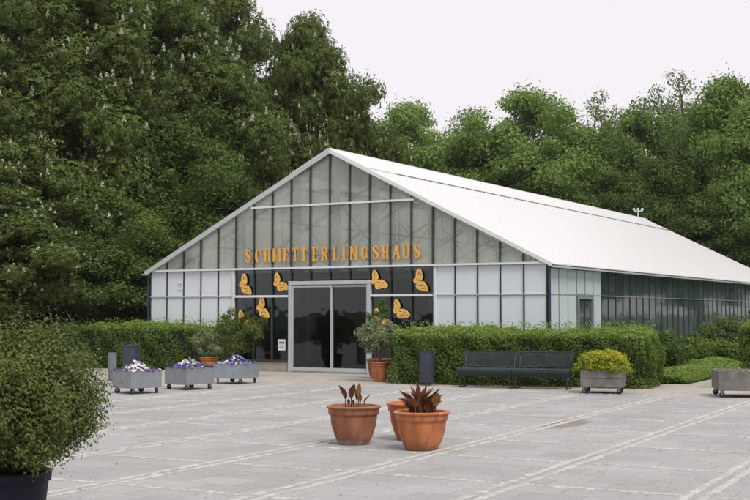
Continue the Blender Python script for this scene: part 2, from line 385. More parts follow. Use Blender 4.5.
# ------------------------------------------------------------------ greenhouse
BA = .522; W = .617; HE = 2.80; HR = 5.90; HRAIL = 2.04; HUP = 4.49; NB = 45; L = NB*W; HALF = 10*W
B = empty('glass_house', (-1.19, 31.95, 0), -BA, 'long white roofed glass exhibition hall with golden lettering over its sliding entrance', 'building')
BM = B.matrix_basis.copy()
BM = Matrix.Translation((-1.19, 31.95, 0)) @ Matrix.Rotation(-BA, 4, 'Z')
def BP(s, l, z=0): return BM @ Vector((s, l, z))
def roofz(s): return HR-(HR-HE)*abs(s)/HALF
slope = math.atan2(HR-HE, HALF); sl = math.hypot(HR-HE, HALF)
def roof_T(side):    # local x down the slope, y along ridge, z off the surface
    T = Matrix.Translation((0, 0, HR)) @ Matrix.Rotation(slope*side, 4, 'Y')
    return T
for side in (1, -1):
    T = roof_T(side)
    mb = MB(); x1 = side*(sl+.16)
    x0 = 0
    mb.box(min(x0, x1), max(x0, x1), -.098, L+.12, .03, .055, T)
    ro = mb.build('roof', M['roof'], B)
    ribs = MB()
    for k in range(NB+1):
        y = k*W
        ribs.box(min(side*1.32, side*(sl+.14)), max(side*1.32, side*(sl+.14)), y-.012, y+.012, .057, .063, T)
    ribs.build('glazing_bar', M['roof'], ro)
    v = MB(); v.box(min(side*.02, side*1.28), max(side*.02, side*1.28), -.095, L-.3, .060, .085, T)
    vf = v.build('ridge_vent', M['roof'], ro)
    gp = MB()
    y = 1.55 if side > 0 else .5
    while y < L-.9:
        gp.box(min(side*1.285, side*1.31), max(side*1.285, side*1.31), y, y+.5, .058, .082, T); y += .617
    gp.build('vent_gap_shadow', M['roof_dark'], vf)  # grey strips stand in for the shadow line below the vent edge
    e = MB(); e.box(min(0, x1), max(0, x1), -.12, -.10, -.07 if side < 0 else -.03, .06, T)
    e.build('rake_board', M['roof_edge'] if side < 0 else M['white_frame'], B)
    gt = MB(); ex = side*(HALF+.20)
    gt.box(ex-.05, ex+.03, -.11, L+.15, HE-.12, HE-.075)
    gt.build('gutter', M['grey_frame'], B)
rc = MB()
rc.box(-.07, .07, -.11, L+.12, HR+.045, HR+.085)
rc.build('ridge_cap', M['white_frame'], B)
tk = MB(); y = .3
while y < L-.4:
    tk.box(-.30, -.12, y, y+.34, HR+.03, HR+.125); y += .617
tk.build('vent_frame', M['roof_dark'], B)

# gable: glazing bars, panes, rails
for n_ in range(-10, 11):
    x = n_*W; top = roofz(x)-.08 if abs(n_) < 10 else HE-.02
    z0 = .26 if 2 <= abs(n_) else 2.45
    if abs(n_) == 10: x -= math.copysign(.02, x)
    zs = HE-.02 if 5 <= abs(n_) else z0
    if 5 <= abs(n_): MB().box(x-.013, x+.013, -.036, -.0, z0, zs).build('glazing_bar', M['dark_frame'], B)
    if abs(n_) < 10: MB().box(x-.018, x+.018, -.06, -.012, zs, top).build('glazing_bar', M['dark_frame'], B)
for n_ in range(-10, 10):
    x0, x1 = n_*W, (n_+1)*W
    mb = MB(); mb.prism([(x0, HE+.02), (x1, HE+.02), (x1, max(HE+.03, roofz(x1)-.05)), (x0, max(HE+.03, roofz(x0)-.05))], -.004, .004)
    mb.build('window_pane', M['glass_gable'], B)
rl = MB(); rl.box(-HALF-.02, HALF+.02, -.095, -.013, HE-.025, HE+.025); rl.build('rail', M['white_frame'], B)
rl = MB(); xx = HALF*(HR-HUP)/(HR-HE)-.25; rl.box(-xx-.0, xx+.0, -.097, -.011, HUP-.025, HUP+.025); rl.build('rail', M['white_frame'], B)
for sgn in (-1, 1):
    xs = sorted((sgn*2*W+sgn*.03, sgn*5*W))
    MB().box(xs[0], xs[1], -.092, -.01, HRAIL-.03, HRAIL+.03).build('rail', M['white_frame'], B)
    xs = sorted((sgn*5*W+sgn*.02, sgn*10*W))
    MB().box(xs[0], xs[1], -.04, -.0, HRAIL-.012, HRAIL+.012).build('rail', M['grey_frame'], B)
    MB().box(xs[0], xs[1], -.02, .03, .0, .255).build('plinth', M['plinth'], B)
    # jambs of the dark bay
    xj = sgn*(5*W)
    MB().box(xj-.035+sgn*.06, xj+.035+sgn*.06, -.06, .05, .02, HE-.03).build('bay_jamb', M['white_frame'], B)
    # corner pipe
    xc = sgn*(HALF+.1)
    MB().tube([(xc-sgn*.04, -.04, 0), (xc-sgn*.04, -.04, HE-.1)], .03, 10).build('downpipe', M['blue'], B, smooth=True)
    xs = sorted((sgn*2*W+sgn*.05, sgn*5*W))
    MB().box(xs[0], xs[1], -.03, .08, 0, .25).build('plinth', M['plinth'], B)
    MB().box(xs[0], xs[1], -.06, -.012, .262, .31).build('rail', M['dark_frame'], B)
for n_ in list(range(-10, -5))+list(range(5, 10)):
    x0, x1 = n_*W+.023, (n_+1)*W-.023
    MB().box(x0, x1, -.012, .03, .26, HRAIL-.014).build('wall_panel', M['panel'], B)
    MB().box(x0, x1, -.014, .028, HRAIL+.014, HE-.03).build('wall_panel', M['panel'], B)
for n_ in range(-5, 5):
    x0, x1 = n_*W+.023, (n_+1)*W-.023
    z0 = 2.47 if -2 <= n_ < 2 else .3
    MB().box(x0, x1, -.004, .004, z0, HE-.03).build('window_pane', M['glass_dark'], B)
    # blind behind the upper light
    if not -2 <= n_ < 2:
        MB().box(x0, x1, .25, .27, 2.45, 2.62).build('blind', M['post'], B)
for n_ in (-5, -2, 0, 2, 5):
    x = n_*W+.10 if n_ < 5 else n_*W-.1
    z0 = 0 if n_ else 2.6
    MB().box(x-.065, x+.065, .03, .2, z0, roofz(x)-.12).build('post', M['post'], B)
# entrance
dy = -.10
D = MB()
for x in (-2*W, 2*W): D.box(x-.05, x+.05, dy, .02, 0, 2.34)
D.box(-2*W-.05, 2*W+.05, dy-.003, .023, 2.342, 2.44)
door = D.build('door', M['grey_frame'], B, bevel=.006)
for (x0, x1, y) in ((-2*W+.06, .10, -.08), (.06, 2*W-.06, -.035)):
    lf = MB(); s = .045
    lf.box(x0, x0+s, y, y+.035, .03, 2.33); lf.box(x1-s, x1, y, y+.035, .03, 2.33)
    lf.box(x0+s, x1-s, y+.002, y+.033, .03, .13); lf.box(x0+s, x1-s, y+.002, y+.033, 2.27, 2.33)
    lo = lf.build('door_leaf', M['grey_frame'], door)
    MB().box(x0+s, x1-s, y+.014, y+.02, .13, 2.27).build('door_glass', M['glass_dark'], door)
MB().box(-2*W+.06, 2*W-.06, -.12, .1, .0, .022).build('threshold', M['steel'], door)
MB().box(-.95, -.80, .25, .4, 0, 2.6).build('post', M['post'], B)
MB().box(-1.13, -1.06, -.02, .0, 1.0, 1.3).build('door_handle', M['steel'], door)
# notices
for x, z, w_, h_, y in ((-8.2*W, 2.36, .22, .24, -.022), (-2.5*W, .72, .24, .30, -.012)):
    p = MB().box(x-w_/2, x+w_/2, y-.006, y, z-h_/2, z+h_/2).build('notice', M['paper'], B)
    q = MB()
    q.box(x-w_*.35, x+w_*.35, y-.009, y-.0065, z+h_*.1, z+h_*.3)
    for k in range(3): q.box(x-w_*.35, x+w_*.2, y-.009, y-.0065, z-h_*(.08+.1*k), z-h_*(.05+.1*k))
    q.build('printed_text', M['ink'] if x > -3 else M['grey_frame'], p)
# interior
MB().box(-HALF+.05, HALF-.05, .1, L-.1, .0, .012).build('floor', M['interior_floor'], B)
MB().box(-5*W, 5*W, 3.2, 3.25, 0, 2.62).build('shade_partition', M['interior_dark'], B)  # lobby walls coloured black to keep the entrance dark
for s in (-1, 1): MB().box(s*5*W-.02, s*5*W+.02, .05, 3.2, 0, 2.62).build('shade_partition', M['interior_dark'], B)
MB().box(-5*W, 5*W, .3, 3.25, 2.63, 2.66).build('shade_lobby_ceiling', M['interior_dark'], B)  # black ceiling added so the entrance stays dark
MB().box(-HALF+.02, -HALF+.05, .1, L, .0, HE-.2).build('side_wall', M['interior_wall'], B)
MB().prism([(-HALF, 0), (HALF, 0), (HALF, HE-.1), (0, HR-.1), (-HALF, HE-.1)], L-.03, L).build('end_wall', M['interior_wall'], B)
for k in range(0, 10):
    y = .45+k*3.085
    if y > L: break
    mb = MB()
    for s in (-1, 1):
        mb.tube([(s*(HALF-.1), y, HE-.2), (0, y, HR-.16)], .05, 6)
        if k: mb.tube([(s*(HALF-.1), y, 0), (s*(HALF-.1), y, HE-.15)], .05, 6)
        mb.tube([(s*HALF*.62, y, HE+.02), (s*HALF*.62, y, roofz(HALF*.62)-.15)], .022, 5)
        mb.tube([(s*HALF*.62, y, roofz(HALF*.62)-.15), (s*HALF*.3, y, HE+.0)], .022, 5)
        mb.tube([(s*HALF*.3, y, HE), (s*HALF*.3, y, roofz(HALF*.3)-.15)], .022, 5)
        mb.tube([(s*HALF*.3, y, roofz(HALF*.3)-.15), (0, y, HE)], .022, 5)
    mb.tube([(-HALF+.1, y, HE), (HALF-.1, y, HE)], .03, 6)
    mb.tube([(0, y, HE), (0, y, HR-.2)], .022, 5)
    mb.build('roof_truss', M['steel'], B)
for s in (-1, 1):
    for fr in (.25, .5, .75):
        x = s*HALF*fr; MB().tube([(x, .2, roofz(x)-.07), (x, L-.1, roofz(x)-.07)], .035, 4).build('purlin', M['steel'], B)
    MB().box(s*HALF*.12, s*HALF*.12+.4, .5, L, HR-.95, HR-.93).build('walkway', M['steel'], B)
# right side wall
X = HALF+.02
for k in range(NB+1):
    y = k*W
    w2 = .02 if k < NB else .02
    MB().box(X-.03, X+.022, y-.016, y+.016, .1, HE-.13).build('side_glazing_bar', M['dark_frame'], B)
for k in range(NB):
    y0, y1 = k*W+.022, (k+1)*W-.022
    if k < 6:
        if k in (3, 4): 
            MB().box(X-.02, X+.02, y0, y1, HRAIL+.02, HE-.13).build('wall_panel', M['side_panel'], B)
        else: MB().box(X-.02, X+.02, y0, y1, .1, HE-.13).build('wall_panel', M['side_panel'], B)
    else: MB().box(X-.004, X+.004, y0, y1, .25, HE-.13).build('side_pane', M['glass_side'], B)
MB().box(X-.03, X+.026, 0, L, HRAIL-.012, HRAIL+.012).build('side_rail', M['post'], B)
MB().box(X-.05, X+.05, 6*W, L, .0, .24).build('plinth', M['plinth'], B)
sdoor = MB().box(X-.02, X+.02, 3*W+.03, 5*W-.03, .1, .2).box(X-.022, X+.05, 3*W+.03, 3*W+.12, .2, HRAIL-.1).box(X-.022, X+.05, 5*W-.12, 5*W-.03, .2, HRAIL-.1).box(X-.02, X+.045, 3*W+.03, 5*W-.03, HRAIL-.1, HRAIL-.03).build('side_door', M['post'], B)
MB().box(X-.006, X+.004, 3*W+.12, 5*W-.12, .2, HRAIL-.1).build('door_glass', M['glass_side'], sdoor)
MB().box(X-.5, X-.45, 8.4*W, 8.9*W, 1.3, 1.9).build('notice', M['paper'], B)

# lettering, two letters per bay, slab-serif capitals
LH, LW, ST = .36, .185, .06
def stroke(mb, pts, w, dep):
    for i in range(len(pts)-1):
        p, q = Vector(pts[i]), Vector(pts[i+1]); wa = w[i] if hasattr(w, '__len__') else w; wb = w[i+1] if hasattr(w, '__len__') else w
        def nrm(j):
            a = Vector(pts[max(j-1, 0)]); b = Vector(pts[min(j+1, len(pts)-1)]); t = (b-a).normalized(); return Vector((-t.y, t.x))
        n0, n1 = nrm(i), nrm(i+1)
        mb.prism([tuple(p-n0*wa/2), tuple(q-n1*wb/2), tuple(q+n1*wb/2), tuple(p+n0*wa/2)], -dep, 0)
def arc(cx, cz, rx, rz, a0, a1, n=8):
    return [(cx+rx*math.cos(R(a0+(a1-a0)*i/n)), cz+rz*math.sin(R(a0+(a1-a0)*i/n))) for i in range(n+1)]
def letter(ch):
    mb = MB(); w, h, s = LW, LH, ST; f = .024; d = .02
    def stem(x, z0=0, z1=None, feet=True, top=True):
        z1 = h if z1 is None else z1
        mb.box(x-s/2, x+s/2, -d, 0, z0, z1)
        if feet: mb.box(x-s*.85, x+s*.85, -d-.002, .001, z0, z0+f)
        if top: mb.box(x-s*.85, x+s*.85, -d-.002, .001, z1-f, z1)
    if ch == 'S':
        pts = arc(w/2, h*.74, w*.34, h*.2, 20, 200, 9)+arc(w/2, h*.26, w*.36, h*.22, 130-100, -160, 10)
        pts = arc(w/2, h*.745, w*.33, h*.205, 15, 215, 9)+[(w*.5, h*.5)]+arc(w/2, h*.255, w*.35, h*.205, 35, -165, 9)
        n = len(pts); ws = [.028+(.05)*math.sin(math.pi*i/(n-1))**2 for i in range(n)]
        stroke(mb, pts, ws, d); mb.box(w*.8, w*.92, -d-.003, 0, h*.68, h*.86); mb.box(w*.06, w*.2, -d-.003, 0, h*.14, h*.32)
    elif ch in 'CG':
        pts = arc(w*.55, h/2, w*.38, h*.46, 42, 318, 16); n = len(pts)
        ws = [.026+.04*math.sin(math.pi*i/(n-1))**2 for i in range(n)]
        stroke(mb, pts, ws, d); mb.box(w*.84, w*.98, -d-.003, 0, h*.64, h*.9)
        if ch == 'G': mb.box(w*.72, w*.72+s*.85, -d-.003, 0, h*.06, h*.46); mb.box(w*.55, w*1.1, -d-.005, .002, h*.43, h*.43+f)
    elif ch == 'H': stem(w*.16); stem(w*.84); mb.box(w*.2, w*.8, -d+.003, -.002, h*.47, h*.47+.03)
    elif ch == 'M':
        stem(w*.05); stem(w*1.1); stroke(mb, [(w*.05, h*.97), (w*.58, h*.08), (w*1.1, h*.97)], [.05, .03, .035], d-.003)
    elif ch == 'N':
        stem(w*.1); stem(w*.95); stroke(mb, [(w*.08, h*.97), (w*.95, h*.05)], .05, d-.003)
    elif ch == 'E':
        stem(w*.25)
        mb.box(w*.25, w*.9, -d-.003, .002, 0, f); mb.box(w*.25, w*.9, -d-.003, .002, h-f, h); mb.box(w*.25, w*.72, -d+.003, -.002, h*.49, h*.49+f)
        mb.box(w*.82, w*.93, -d-.005, .003, 0, h*.2); mb.box(w*.82, w*.93, -d-.005, .003, h*.8, h); mb.box(w*.66, w*.74, -d-.005, .003, h*.4, h*.62)
    elif ch == 'T':
        stem(w*.5, top=False); mb.box(w*.02, w*.98, -d-.003, .002, h-f*1.1, h)
        mb.box(w*.0, w*.1, -d-.005, .003, h*.78, h); mb.box(w*.9, w*1., -d-.005, .003, h*.78, h)
    elif ch == 'L':
        stem(w*.3); mb.box(w*.3, w*.95, -d-.003, .002, 0, f); mb.box(w*.86, w*.97, -d-.005, .003, 0, h*.24)
    elif ch == 'I': stem(w*.5)
    elif ch == 'A':
        stroke(mb, [(w*.1, 0), (w*.48, h)], .03, d); stroke(mb, [(w*.52, h), (w*.95, 0)], .06, d-.003)
        mb.box(w*.25, w*.8, -d-.003, 0, h*.3, h*.3+.026); mb.box(-w*.05, w*.28, -d-.005, .002, 0, f); mb.box(w*.72, w*1.15, -d-.005, .002, 0, f)
    elif ch == 'U':
        stem(w*.12, h*.22, h, feet=False); stem(w*.92, h*.22, h, feet=False)
        pts = arc(w*.52, h*.24, w*.4, h*.21, 180, 360, 10); stroke(mb, pts, .042, d-.003)
    elif ch == 'R':
        stem(w*.18); pts = [(w*.2, h-.014)]+arc(w*.5, h*.745, w*.34, h*.225, 90, -90, 8)+[(w*.2, h*.52)]
        ws = [.026]+[.026+.032*math.sin(math.pi*i/8) for i in range(9)]+[.026]
        stroke(mb, pts, ws, d-.003); stroke(mb, [(w*.5, h*.52), (w*.78, h*.3), (w*.86, .03), (w*1.05, .012)], [.05, .05, .045, .02], d)
    return mb
word = 'SCHMETTERLINGSHAUS'
lpx = [(q-230)*3.75 for q in (247, 257, 266.7, 276.3, 285.3, 294, 303, 314.4, 323.7, 334.6, 342.8, 352.6, 363.4, 374.8, 384.2, 394.8, 405, 415.8)]
bars = [(-10+i) for i in range(20)]
barpx = {-5: 18, -4: 85, -3: 157, -2: 225, -1: 298, 0: 370, 1: 443, 2: 520, 3: 596, 4: 676, 5: 753}
for ch, p in zip(word, lpx):
    for n_ in range(-5, 5):
        if barpx[n_] <= p < barpx[n_+1]: s = (n_+(p-barpx[n_])/(barpx[n_+1]-barpx[n_]))*W
    s = s
    mb = letter(ch); mb.v = [(x+s-LW*(.6 if ch == 'M' else .5), y-.03, z+2.985) for x, y, z in mb.v]
    mb.build('letter', M['gold'], B)
# butterflies
wing_a = [(.04,.50),(.095,.495),(.16,.40),(.185,.31),(.175,.27),(.125,.235),(.19,.245),(.245,.25),(.36,.215),(.455,.13),(.462,.07),(.42,.03),(.36,.018),(.30,.03),(.21,0),(.115,0),(.08,.05),(.07,.115),(.10,.16),(.06,.135),(.0,.13),(-.04,.18),(-.035,.23),(-.005,.27),(-.015,.40),(.01,.47)]
wing_b = [(.15,.59),(.21,.585),(.26,.50),(.28,.38),(.262,.30),(.19,.235),(.25,.262),(.30,.262),(.34,.235),(.415,.13),(.437,.03),(.40,.0),(.30,.015),(.19,.045),(.105,.07),(.08,.14),(.08,.18),(.14,.225),(.08,.205),(.02,.23),(.0,.29),(.035,.345),(.075,.38),(.085,.50),(.11,.56)]
veins_a = [[(.03,.33),(.06,.45),(.085,.44),(.06,.33)],[(.085,.31),(.115,.40),(.135,.38),(.115,.30)],[(.02,.2),(.05,.29),(.075,.28),(.05,.2)],[(.13,.19),(.22,.20),(.22,.175),(.13,.165)],
           [(.25,.19),(.36,.14),(.35,.12),(.25,.165)],[(.17,.12),(.32,.09),(.32,.065),(.17,.10)],[(.36,.10),(.42,.085),(.42,.065),(.36,.08)],[(.15,.05),(.24,.055),(.24,.035),(.15,.03)]]
veins_b = [[(.13,.40),(.165,.54),(.19,.53),(.16,.40)],[(.19,.38),(.22,.49),(.24,.47),(.215,.37)],[(.07,.27),(.12,.35),(.14,.34),(.09,.26)],[(.15,.27),(.20,.33),(.22,.31),(.17,.25)],
           [(.15,.16),(.25,.19),(.26,.165),(.155,.135)],[(.24,.20),(.34,.13),(.33,.11),(.23,.18)],[(.21,.11),(.33,.06),(.32,.04),(.21,.085)],[(.34,.09),(.39,.05),(.38,.03),(.34,.07)]]
for n_, z, kind in ((-4.85, 2.10, 'b'), (-2.9, 2.19, 'a'), (-3.88, 1.44, 'b'), (-4.85, 1.18, 'a'), (2.10, 2.195, 'a'), (4.04, 2.125, 'b'), (3.15, 1.45, 'a'), (2.20, 1.21, 'a')):
    s = n_*W; dz = random.uniform(-.01, .01)
    ol, ve = (wing_a, veins_a) if kind == 'a' else (wing_b, veins_b)
    bf = MB().prism([(s+.04+x, z+dz+q) for x, q in ol], -.067, -.062).build('butterfly_cutout', M['gold_flat'], B)
    v = MB()
    for q in ve:
        cx, cy = sum(x for x, y in q)/4, sum(y for x, y in q)/4
        v.prism([(s+.04+cx+(x-cx)*.8, z+dz+cy+(y-cy)*.62) for x, y in q], -.069, -.0675)
    v.build('wing_marking', M['gold_dark'], bf)

# greenhouse planting
n = 26000
cs = np.stack([np.where(rng.random(300) < .6, rng.uniform(3.6, 5.5, 300), rng.uniform(-5, 5, 300)), rng.uniform(4.5, L-1, 300), rng.uniform(.3, 2.4, 300)], 1)
C, Nn, T, S = clump_leaves(cs, rng.uniform(.3, .7, 300), 300, size=.2)
pl_ = leaves('indoor_planting', C, Nn, S, M['leaf_mid'], None, T); pl_.matrix_world = BM
tag(pl_, 'dark mass of tropical foliage behind the long side glazing', 'planting', kind='stuff')

# wind sensor on the far ridge
t = empty('weather_sensor', BP(0, L-1.1, HR+.085), 0, 'small white wind sensor standing on the far end of the roof ridge', 'weather sensor')
MB().tube([(0, 0, 0), (0, 0, .36)], .035, 8).build('pole', M['white_frame'], t)
MB().box(-.3, .3, -.02, .02, .33, .38).build('crossarm', M['white_frame'], t)
t.scale = (.7, .7, .8)
for x in (-.27, 0, .27): MB().lathe([(.03, 0), (.08, .02), (.09, .09), (.04, .13)], 12, (x, 0, .38)).build('sensor_head', M['white_frame'], t, smooth=True)

# ------------------------------------------------------------------ trees
def limb(mb, p, q, r0, r1, bend=.2, n=5, seg=6):
    p, q = Vector(p), Vector(q); pts = []
    off = Vector((random.uniform(-1, 1), random.uniform(-1, 1), random.uniform(.2, 1)))*bend*(q-p).length*.5
    for i in range(n+1):
        f = i/n; pts.append(p.lerp(q, f)+off*math.sin(math.pi*f)+Vector((random.uniform(-1, 1), random.uniform(-1, 1), 0))*.03*(q-p).length*(0 < i < n))
    mb.tube(pts, [r0+(r1-r0)*i/n for i in range(n+1)], seg, cap=False)
def crown_clumps(K, H, z0, rad, shape='round', rmin=.7, rmax=1.3, shell=.5):
    out = []
    while len(out) < K:
        d = sphere_dirs(1)[0]; f = shell+(1-shell)*random.random()**.6
        u = f*d
        zz = (u[2]+1)/2
        if shape == 'cone': k = (1-zz)**.6*1.15+.12
        elif shape == 'egg': k = 1.15-.45*zz
        else: k = 1
        ang = math.atan2(d[1], d[0]); lob = 1+.18*math.sin(3*ang+2*zz*5)+.14*math.sin(5*ang-7*zz)+random.uniform(-.1, .12)
        out.append(((u[0]*rad*k*lob, u[1]*rad*k*lob, z0+(H-z0)*zz), random.uniform(rmin, rmax)))
    return out
def make_tree(name, H, z0, rad, K, per, leaf, mat, shape='round', rmin=.7, rmax=1.3, trunk_r=.28, blossoms=0, palm=False, limbs=26, zlo=-.85, shell=.4):
    root = empty(name, (0, 0, 0))
    cl = crown_clumps(K, H-rmax*.5, z0+rmax*.5, rad-rmax*.5, shape, rmin, rmax, shell)
    cent = np.array([c for c, r in cl]); rr = np.array([r for c, r in cl])
    mb = MB(); top = z0+(H-z0)*.7
    limb(mb, (0, 0, -.1), (random.uniform(-.3, .3), random.uniform(-.3, .3), top), trunk_r, trunk_r*.25, .04, 8, 10)
    idx = list(range(K)); random.shuffle(idx)
    for i in idx[:limbs]:
        c = cent[i]; zb = max(z0*.6, min(top, c[2]*.62)); 
        limb(mb, (0, 0, zb), c, trunk_r*.32, .025, .25)
    for i in idx[limbs:limbs*3]:
        j = min(idx[:limbs], key=lambda q: np.linalg.norm(cent[q]-cent[i])); m_ = cent[j]*.65+np.array([0, 0, cent[j][2]*.62])*.35
        limb(mb, m_, cent[i], .045, .015, .2, 4, 4)
    mb.build('trunk', M['bark'], root, smooth=False)
    C, Nn, T, S = clump_leaves(cent, rr, per, size=leaf, zlo=zlo)
    if palm:    # five leaflets fanned around one point
        n = len(C); Ts = np.repeat(T, 5)+.05*rng.normal(size=n*5)
        N5 = np.repeat(Nn, 5, 0); 
        t = unit(rng.normal(size=(n, 3))); t = unit(t-(t*Nn).sum(1, keepdims=True)*Nn); b = np.cross(Nn, t)
        a = (np.tile(np.arange(5), n)*1.15+np.repeat(rng.random(n)*6, 5))
        dirv = np.repeat(t, 5, 0)*np.cos(a)[:, None]+np.repeat(b, 5, 0)*np.sin(a)[:, None]
        Cc = np.repeat(C, 5, 0)+dirv*leaf*.55; Cc[:, 2] -= leaf*.15
        C, Nn, T, S = Cc, unit(N5+dirv*.5), Ts, np.repeat(S, 5)
    leaves('crown', C, Nn, S, mat, root, T, width=.5)
    if blossoms:
        Cs, Ns, Ss = [], [], []
        for q in range(blossoms):
            i = random.randrange(K); d = sphere_dirs(1, -.1)[0]; 
            if np.hypot(*(cent[i]+d)[:2]) < rad*.45 and cent[i][2] < H*.7: continue
            p = cent[i]+d*rr[i]*np.array([1, 1, .72])*1.1
            h = random.uniform(.14, .26)
            for k in range(22):
                f = random.random(); a = random.random()*6.28; w = .055*(1-f)+.015
                Cs.append(p+np.array([math.cos(a)*w, math.sin(a)*w, f*h])); Ns.append((math.cos(a), math.sin(a), .4)); Ss.append(.07)
        leaves('blossom', np.array(Cs), np.array(Ns), np.array(Ss), M['blossom'], root, width=.9)
    return root
def copy_tree(o, parent=None):
    c = o.copy(); link(c, parent)
    for ch in list(o.children): copy_tree(ch, c)
    return c
protos = {
 'chestnut': lambda: make_tree('chestnut_tree', 15, 1.2, 5.4, 290, 400, .135, M['leaf_dark'], 'egg', .45, 1.15, .38, 1500, True),
 'maple': lambda: make_tree('broadleaf_tree', 13, 1.0, 4.7, 230, 1200, .16, M['leaf_mid'], 'egg', .45, 1.15, .3),
 'green': lambda: make_tree('broadleaf_tree', 13, 2.0, 4.7, 210, 720, .19, M['leaf_green'], 'round', .4, 1.05, .28, limbs=40),
 'airy': lambda: make_tree('slender_tree', 14, 3.0, 3.6, 90, 330, .17, M['leaf_pale'], 'round', .5, 1.0, .16, limbs=40, zlo=-1, shell=.3),
 'dense': lambda: make_tree('broadleaf_tree', 14, 1.0, 4.3, 220, 1000, .19, M['leaf_green'], 'egg', .45, 1.1, .3),
 'bush': lambda: make_tree('large_shrub', 4.2, .1, 2.6, 60, 1500, .13, M['leaf_mid'], 'round', .5, .9, .09, limbs=12),
}
made = {}
def tree(kind, px, dist, top_px, label, cat='tree', width=None, rot=None, group=None):
    """px = bearing (pixels at f=1200), dist = metres in front, top_px = how high the top shows; becomes a real height here"""
    H0 = {'chestnut': 15, 'maple': 13, 'green': 13, 'airy': 14, 'dense': 14, 'bush': 4.2}[kind]
    H = 1.6+(312.4-top_px)/1200*dist
    if kind in made: o = copy_tree(made[kind])
    else: o = protos[kind](); made[kind] = o
    o.location = ((px-375)/1200*dist, dist, 0); s = H/H0
    w = s if width is None else width
    o.scale = (w, w, s); o.rotation_euler = (0, 0, random.random()*6.28 if rot is None else rot)
    return tag(o, label, cat, group)
LG, RG, SG = 'trees left of the glass house', 'trees behind the glass house', 'shrubs under the left trees'
tree('chestnut', 40, 41, -75, 'tallest flowering chestnut at the left edge of the view', group=LG)
tree('chestnut', 135, 46, -70, 'flowering chestnut behind the left hedge, reaching out of the top of the view', group=LG)
tree('chestnut', 309, 53, 12, 'rounded flowering chestnut rising directly behind the front gable peak', width=.70, group=LG)
tree('chestnut', -20, 36, 150, 'low flowering chestnut crown at the left edge under the tallest one', width=.7, group=LG)
tree('chestnut', 215, 56, -20, 'chestnut just touching the upper edge of the view, left of the rounded one', group=LG, width=.9)
tree('maple', 178, 42, 95, 'dark layered broadleaf tree beside the left roof corner', width=.85, group=LG)
tree('maple', 95, 38.5, 165, 'low dark broadleaf tree behind the foreground bush and left hedge', width=.7, group=LG)
tree('maple', 10, 50, 30, 'dark broadleaf tree deep in the wood at the left edge', width=1.2, group=LG)
tree('maple', 262, 66, 100, 'shaded broadleaf tree seen just above the left roof slope', width=1., group=LG)
for i, (px, d, tp, w, lb) in enumerate([(20, 40.5, 235, .95, 'dark shrub under the trees nearest the left edge'), (75, 41.5, 240, 1, 'dark shrub under the trees between the foreground bush and the hedge end'),
        (122, 42, 245, 1, 'dark shrub beside the left corner of the glass house'), (-25, 39.5, 255, .9, 'dark shrub cut by the left edge of the view')]):
    tree('bush', px, d, tp, lb, 'shrub', width=w, group=SG)
# behind the hall
tree('green', 412, 72, 100, 'round green tree behind the roof, leftmost of the distant trees', width=.95, group=RG)
tree('airy', 462, 74, 104, 'thin pale tree between the two round distant trees', width=.9, group=RG)
tree('green', 528, 70, 84, 'large round green tree above the middle of the roof', width=1.12, group=RG)
tree('airy', 600, 72, 84, 'sparse tree with bare twig tips right of the large round tree', width=.9, group=RG)
tree('dense', 578, 68, 128, 'lower green tree in front of the sparse one above the roof', width=.9, group=RG)
tree('green', 640, 69, 104, 'yellowish green tree above the far end of the roof', width=.9, group=RG)
tree('airy', 680, 73, 64, 'tall airy see-through tree near the right edge', width=1.15, group=RG)
tree('dense', 727, 64, 74, 'tallest dense tree near the right edge of the view', width=.95, group=RG)
tree('dense', 765, 60, 95, 'dense tree cut by the right edge of the view', width=.9, group=RG)
tree('maple', 672, 64, 150, 'dark tree standing below the airy tree', width=.9, group=RG)
tree('green', 486, 78, 142, 'half hidden tree behind the thin pale tree', width=.7, group=RG)
tree('maple', 360, 70, 140, 'dark tree just right of the rounded chestnut', width=.8, group=RG)
tree('maple', 715, 60, 190, 'low dark tree at the far roof corner', width=.8, group=RG)
tree('maple', 612, 66, 165, 'low dark tree directly above the far ridge', width=.9, group=RG)
tree('dense', 432, 80, 140, 'low green tree hidden under the leftmost round tree', width=.9, group=RG)
tree('maple', 545, 66, 165, 'low dark tree hugging the ridge under the large round tree', width=.9, group=RG)
tree('maple', 770, 70, 170, 'dark tree behind the right edge of the view', width=1., group=RG)
for px, d, tp, lb in ((620, 62, 70, 'tree right of the view, nearest the long side glazing'), (760, 52, 60, 'tree right of the view, second along the garden path'), (560, 80, 100, 'tree right of the view, past the far end of the hall'), (880, 44, 40, 'tree right of the view, closest to the square')):
    o = tree('dense', px+375, d, tp, lb, width=1.25, group='trees in the garden right of the view')
for k, (x, y) in enumerate(((-34, -32), (-20, -38), (-7, -35), (7, -40), (20, -36), (34, -33), (46, -20), (-46, -18))):
    o = copy_tree(made['maple' if k % 2 else 'dense']); o.location = (x, y, 0); o.scale = (1.9, 1.9, 1.6); o.rotation_euler = (0, 0, k*1.3)
    tag(o, 'leafy tree behind the camera standing ' + ('at the left rear', 'left of the middle rear', 'just left of the rear middle', 'just right of the rear middle', 'right of the middle rear', 'at the right rear', 'at the far right side', 'at the far left side')[k], 'tree', 'trees behind the camera')

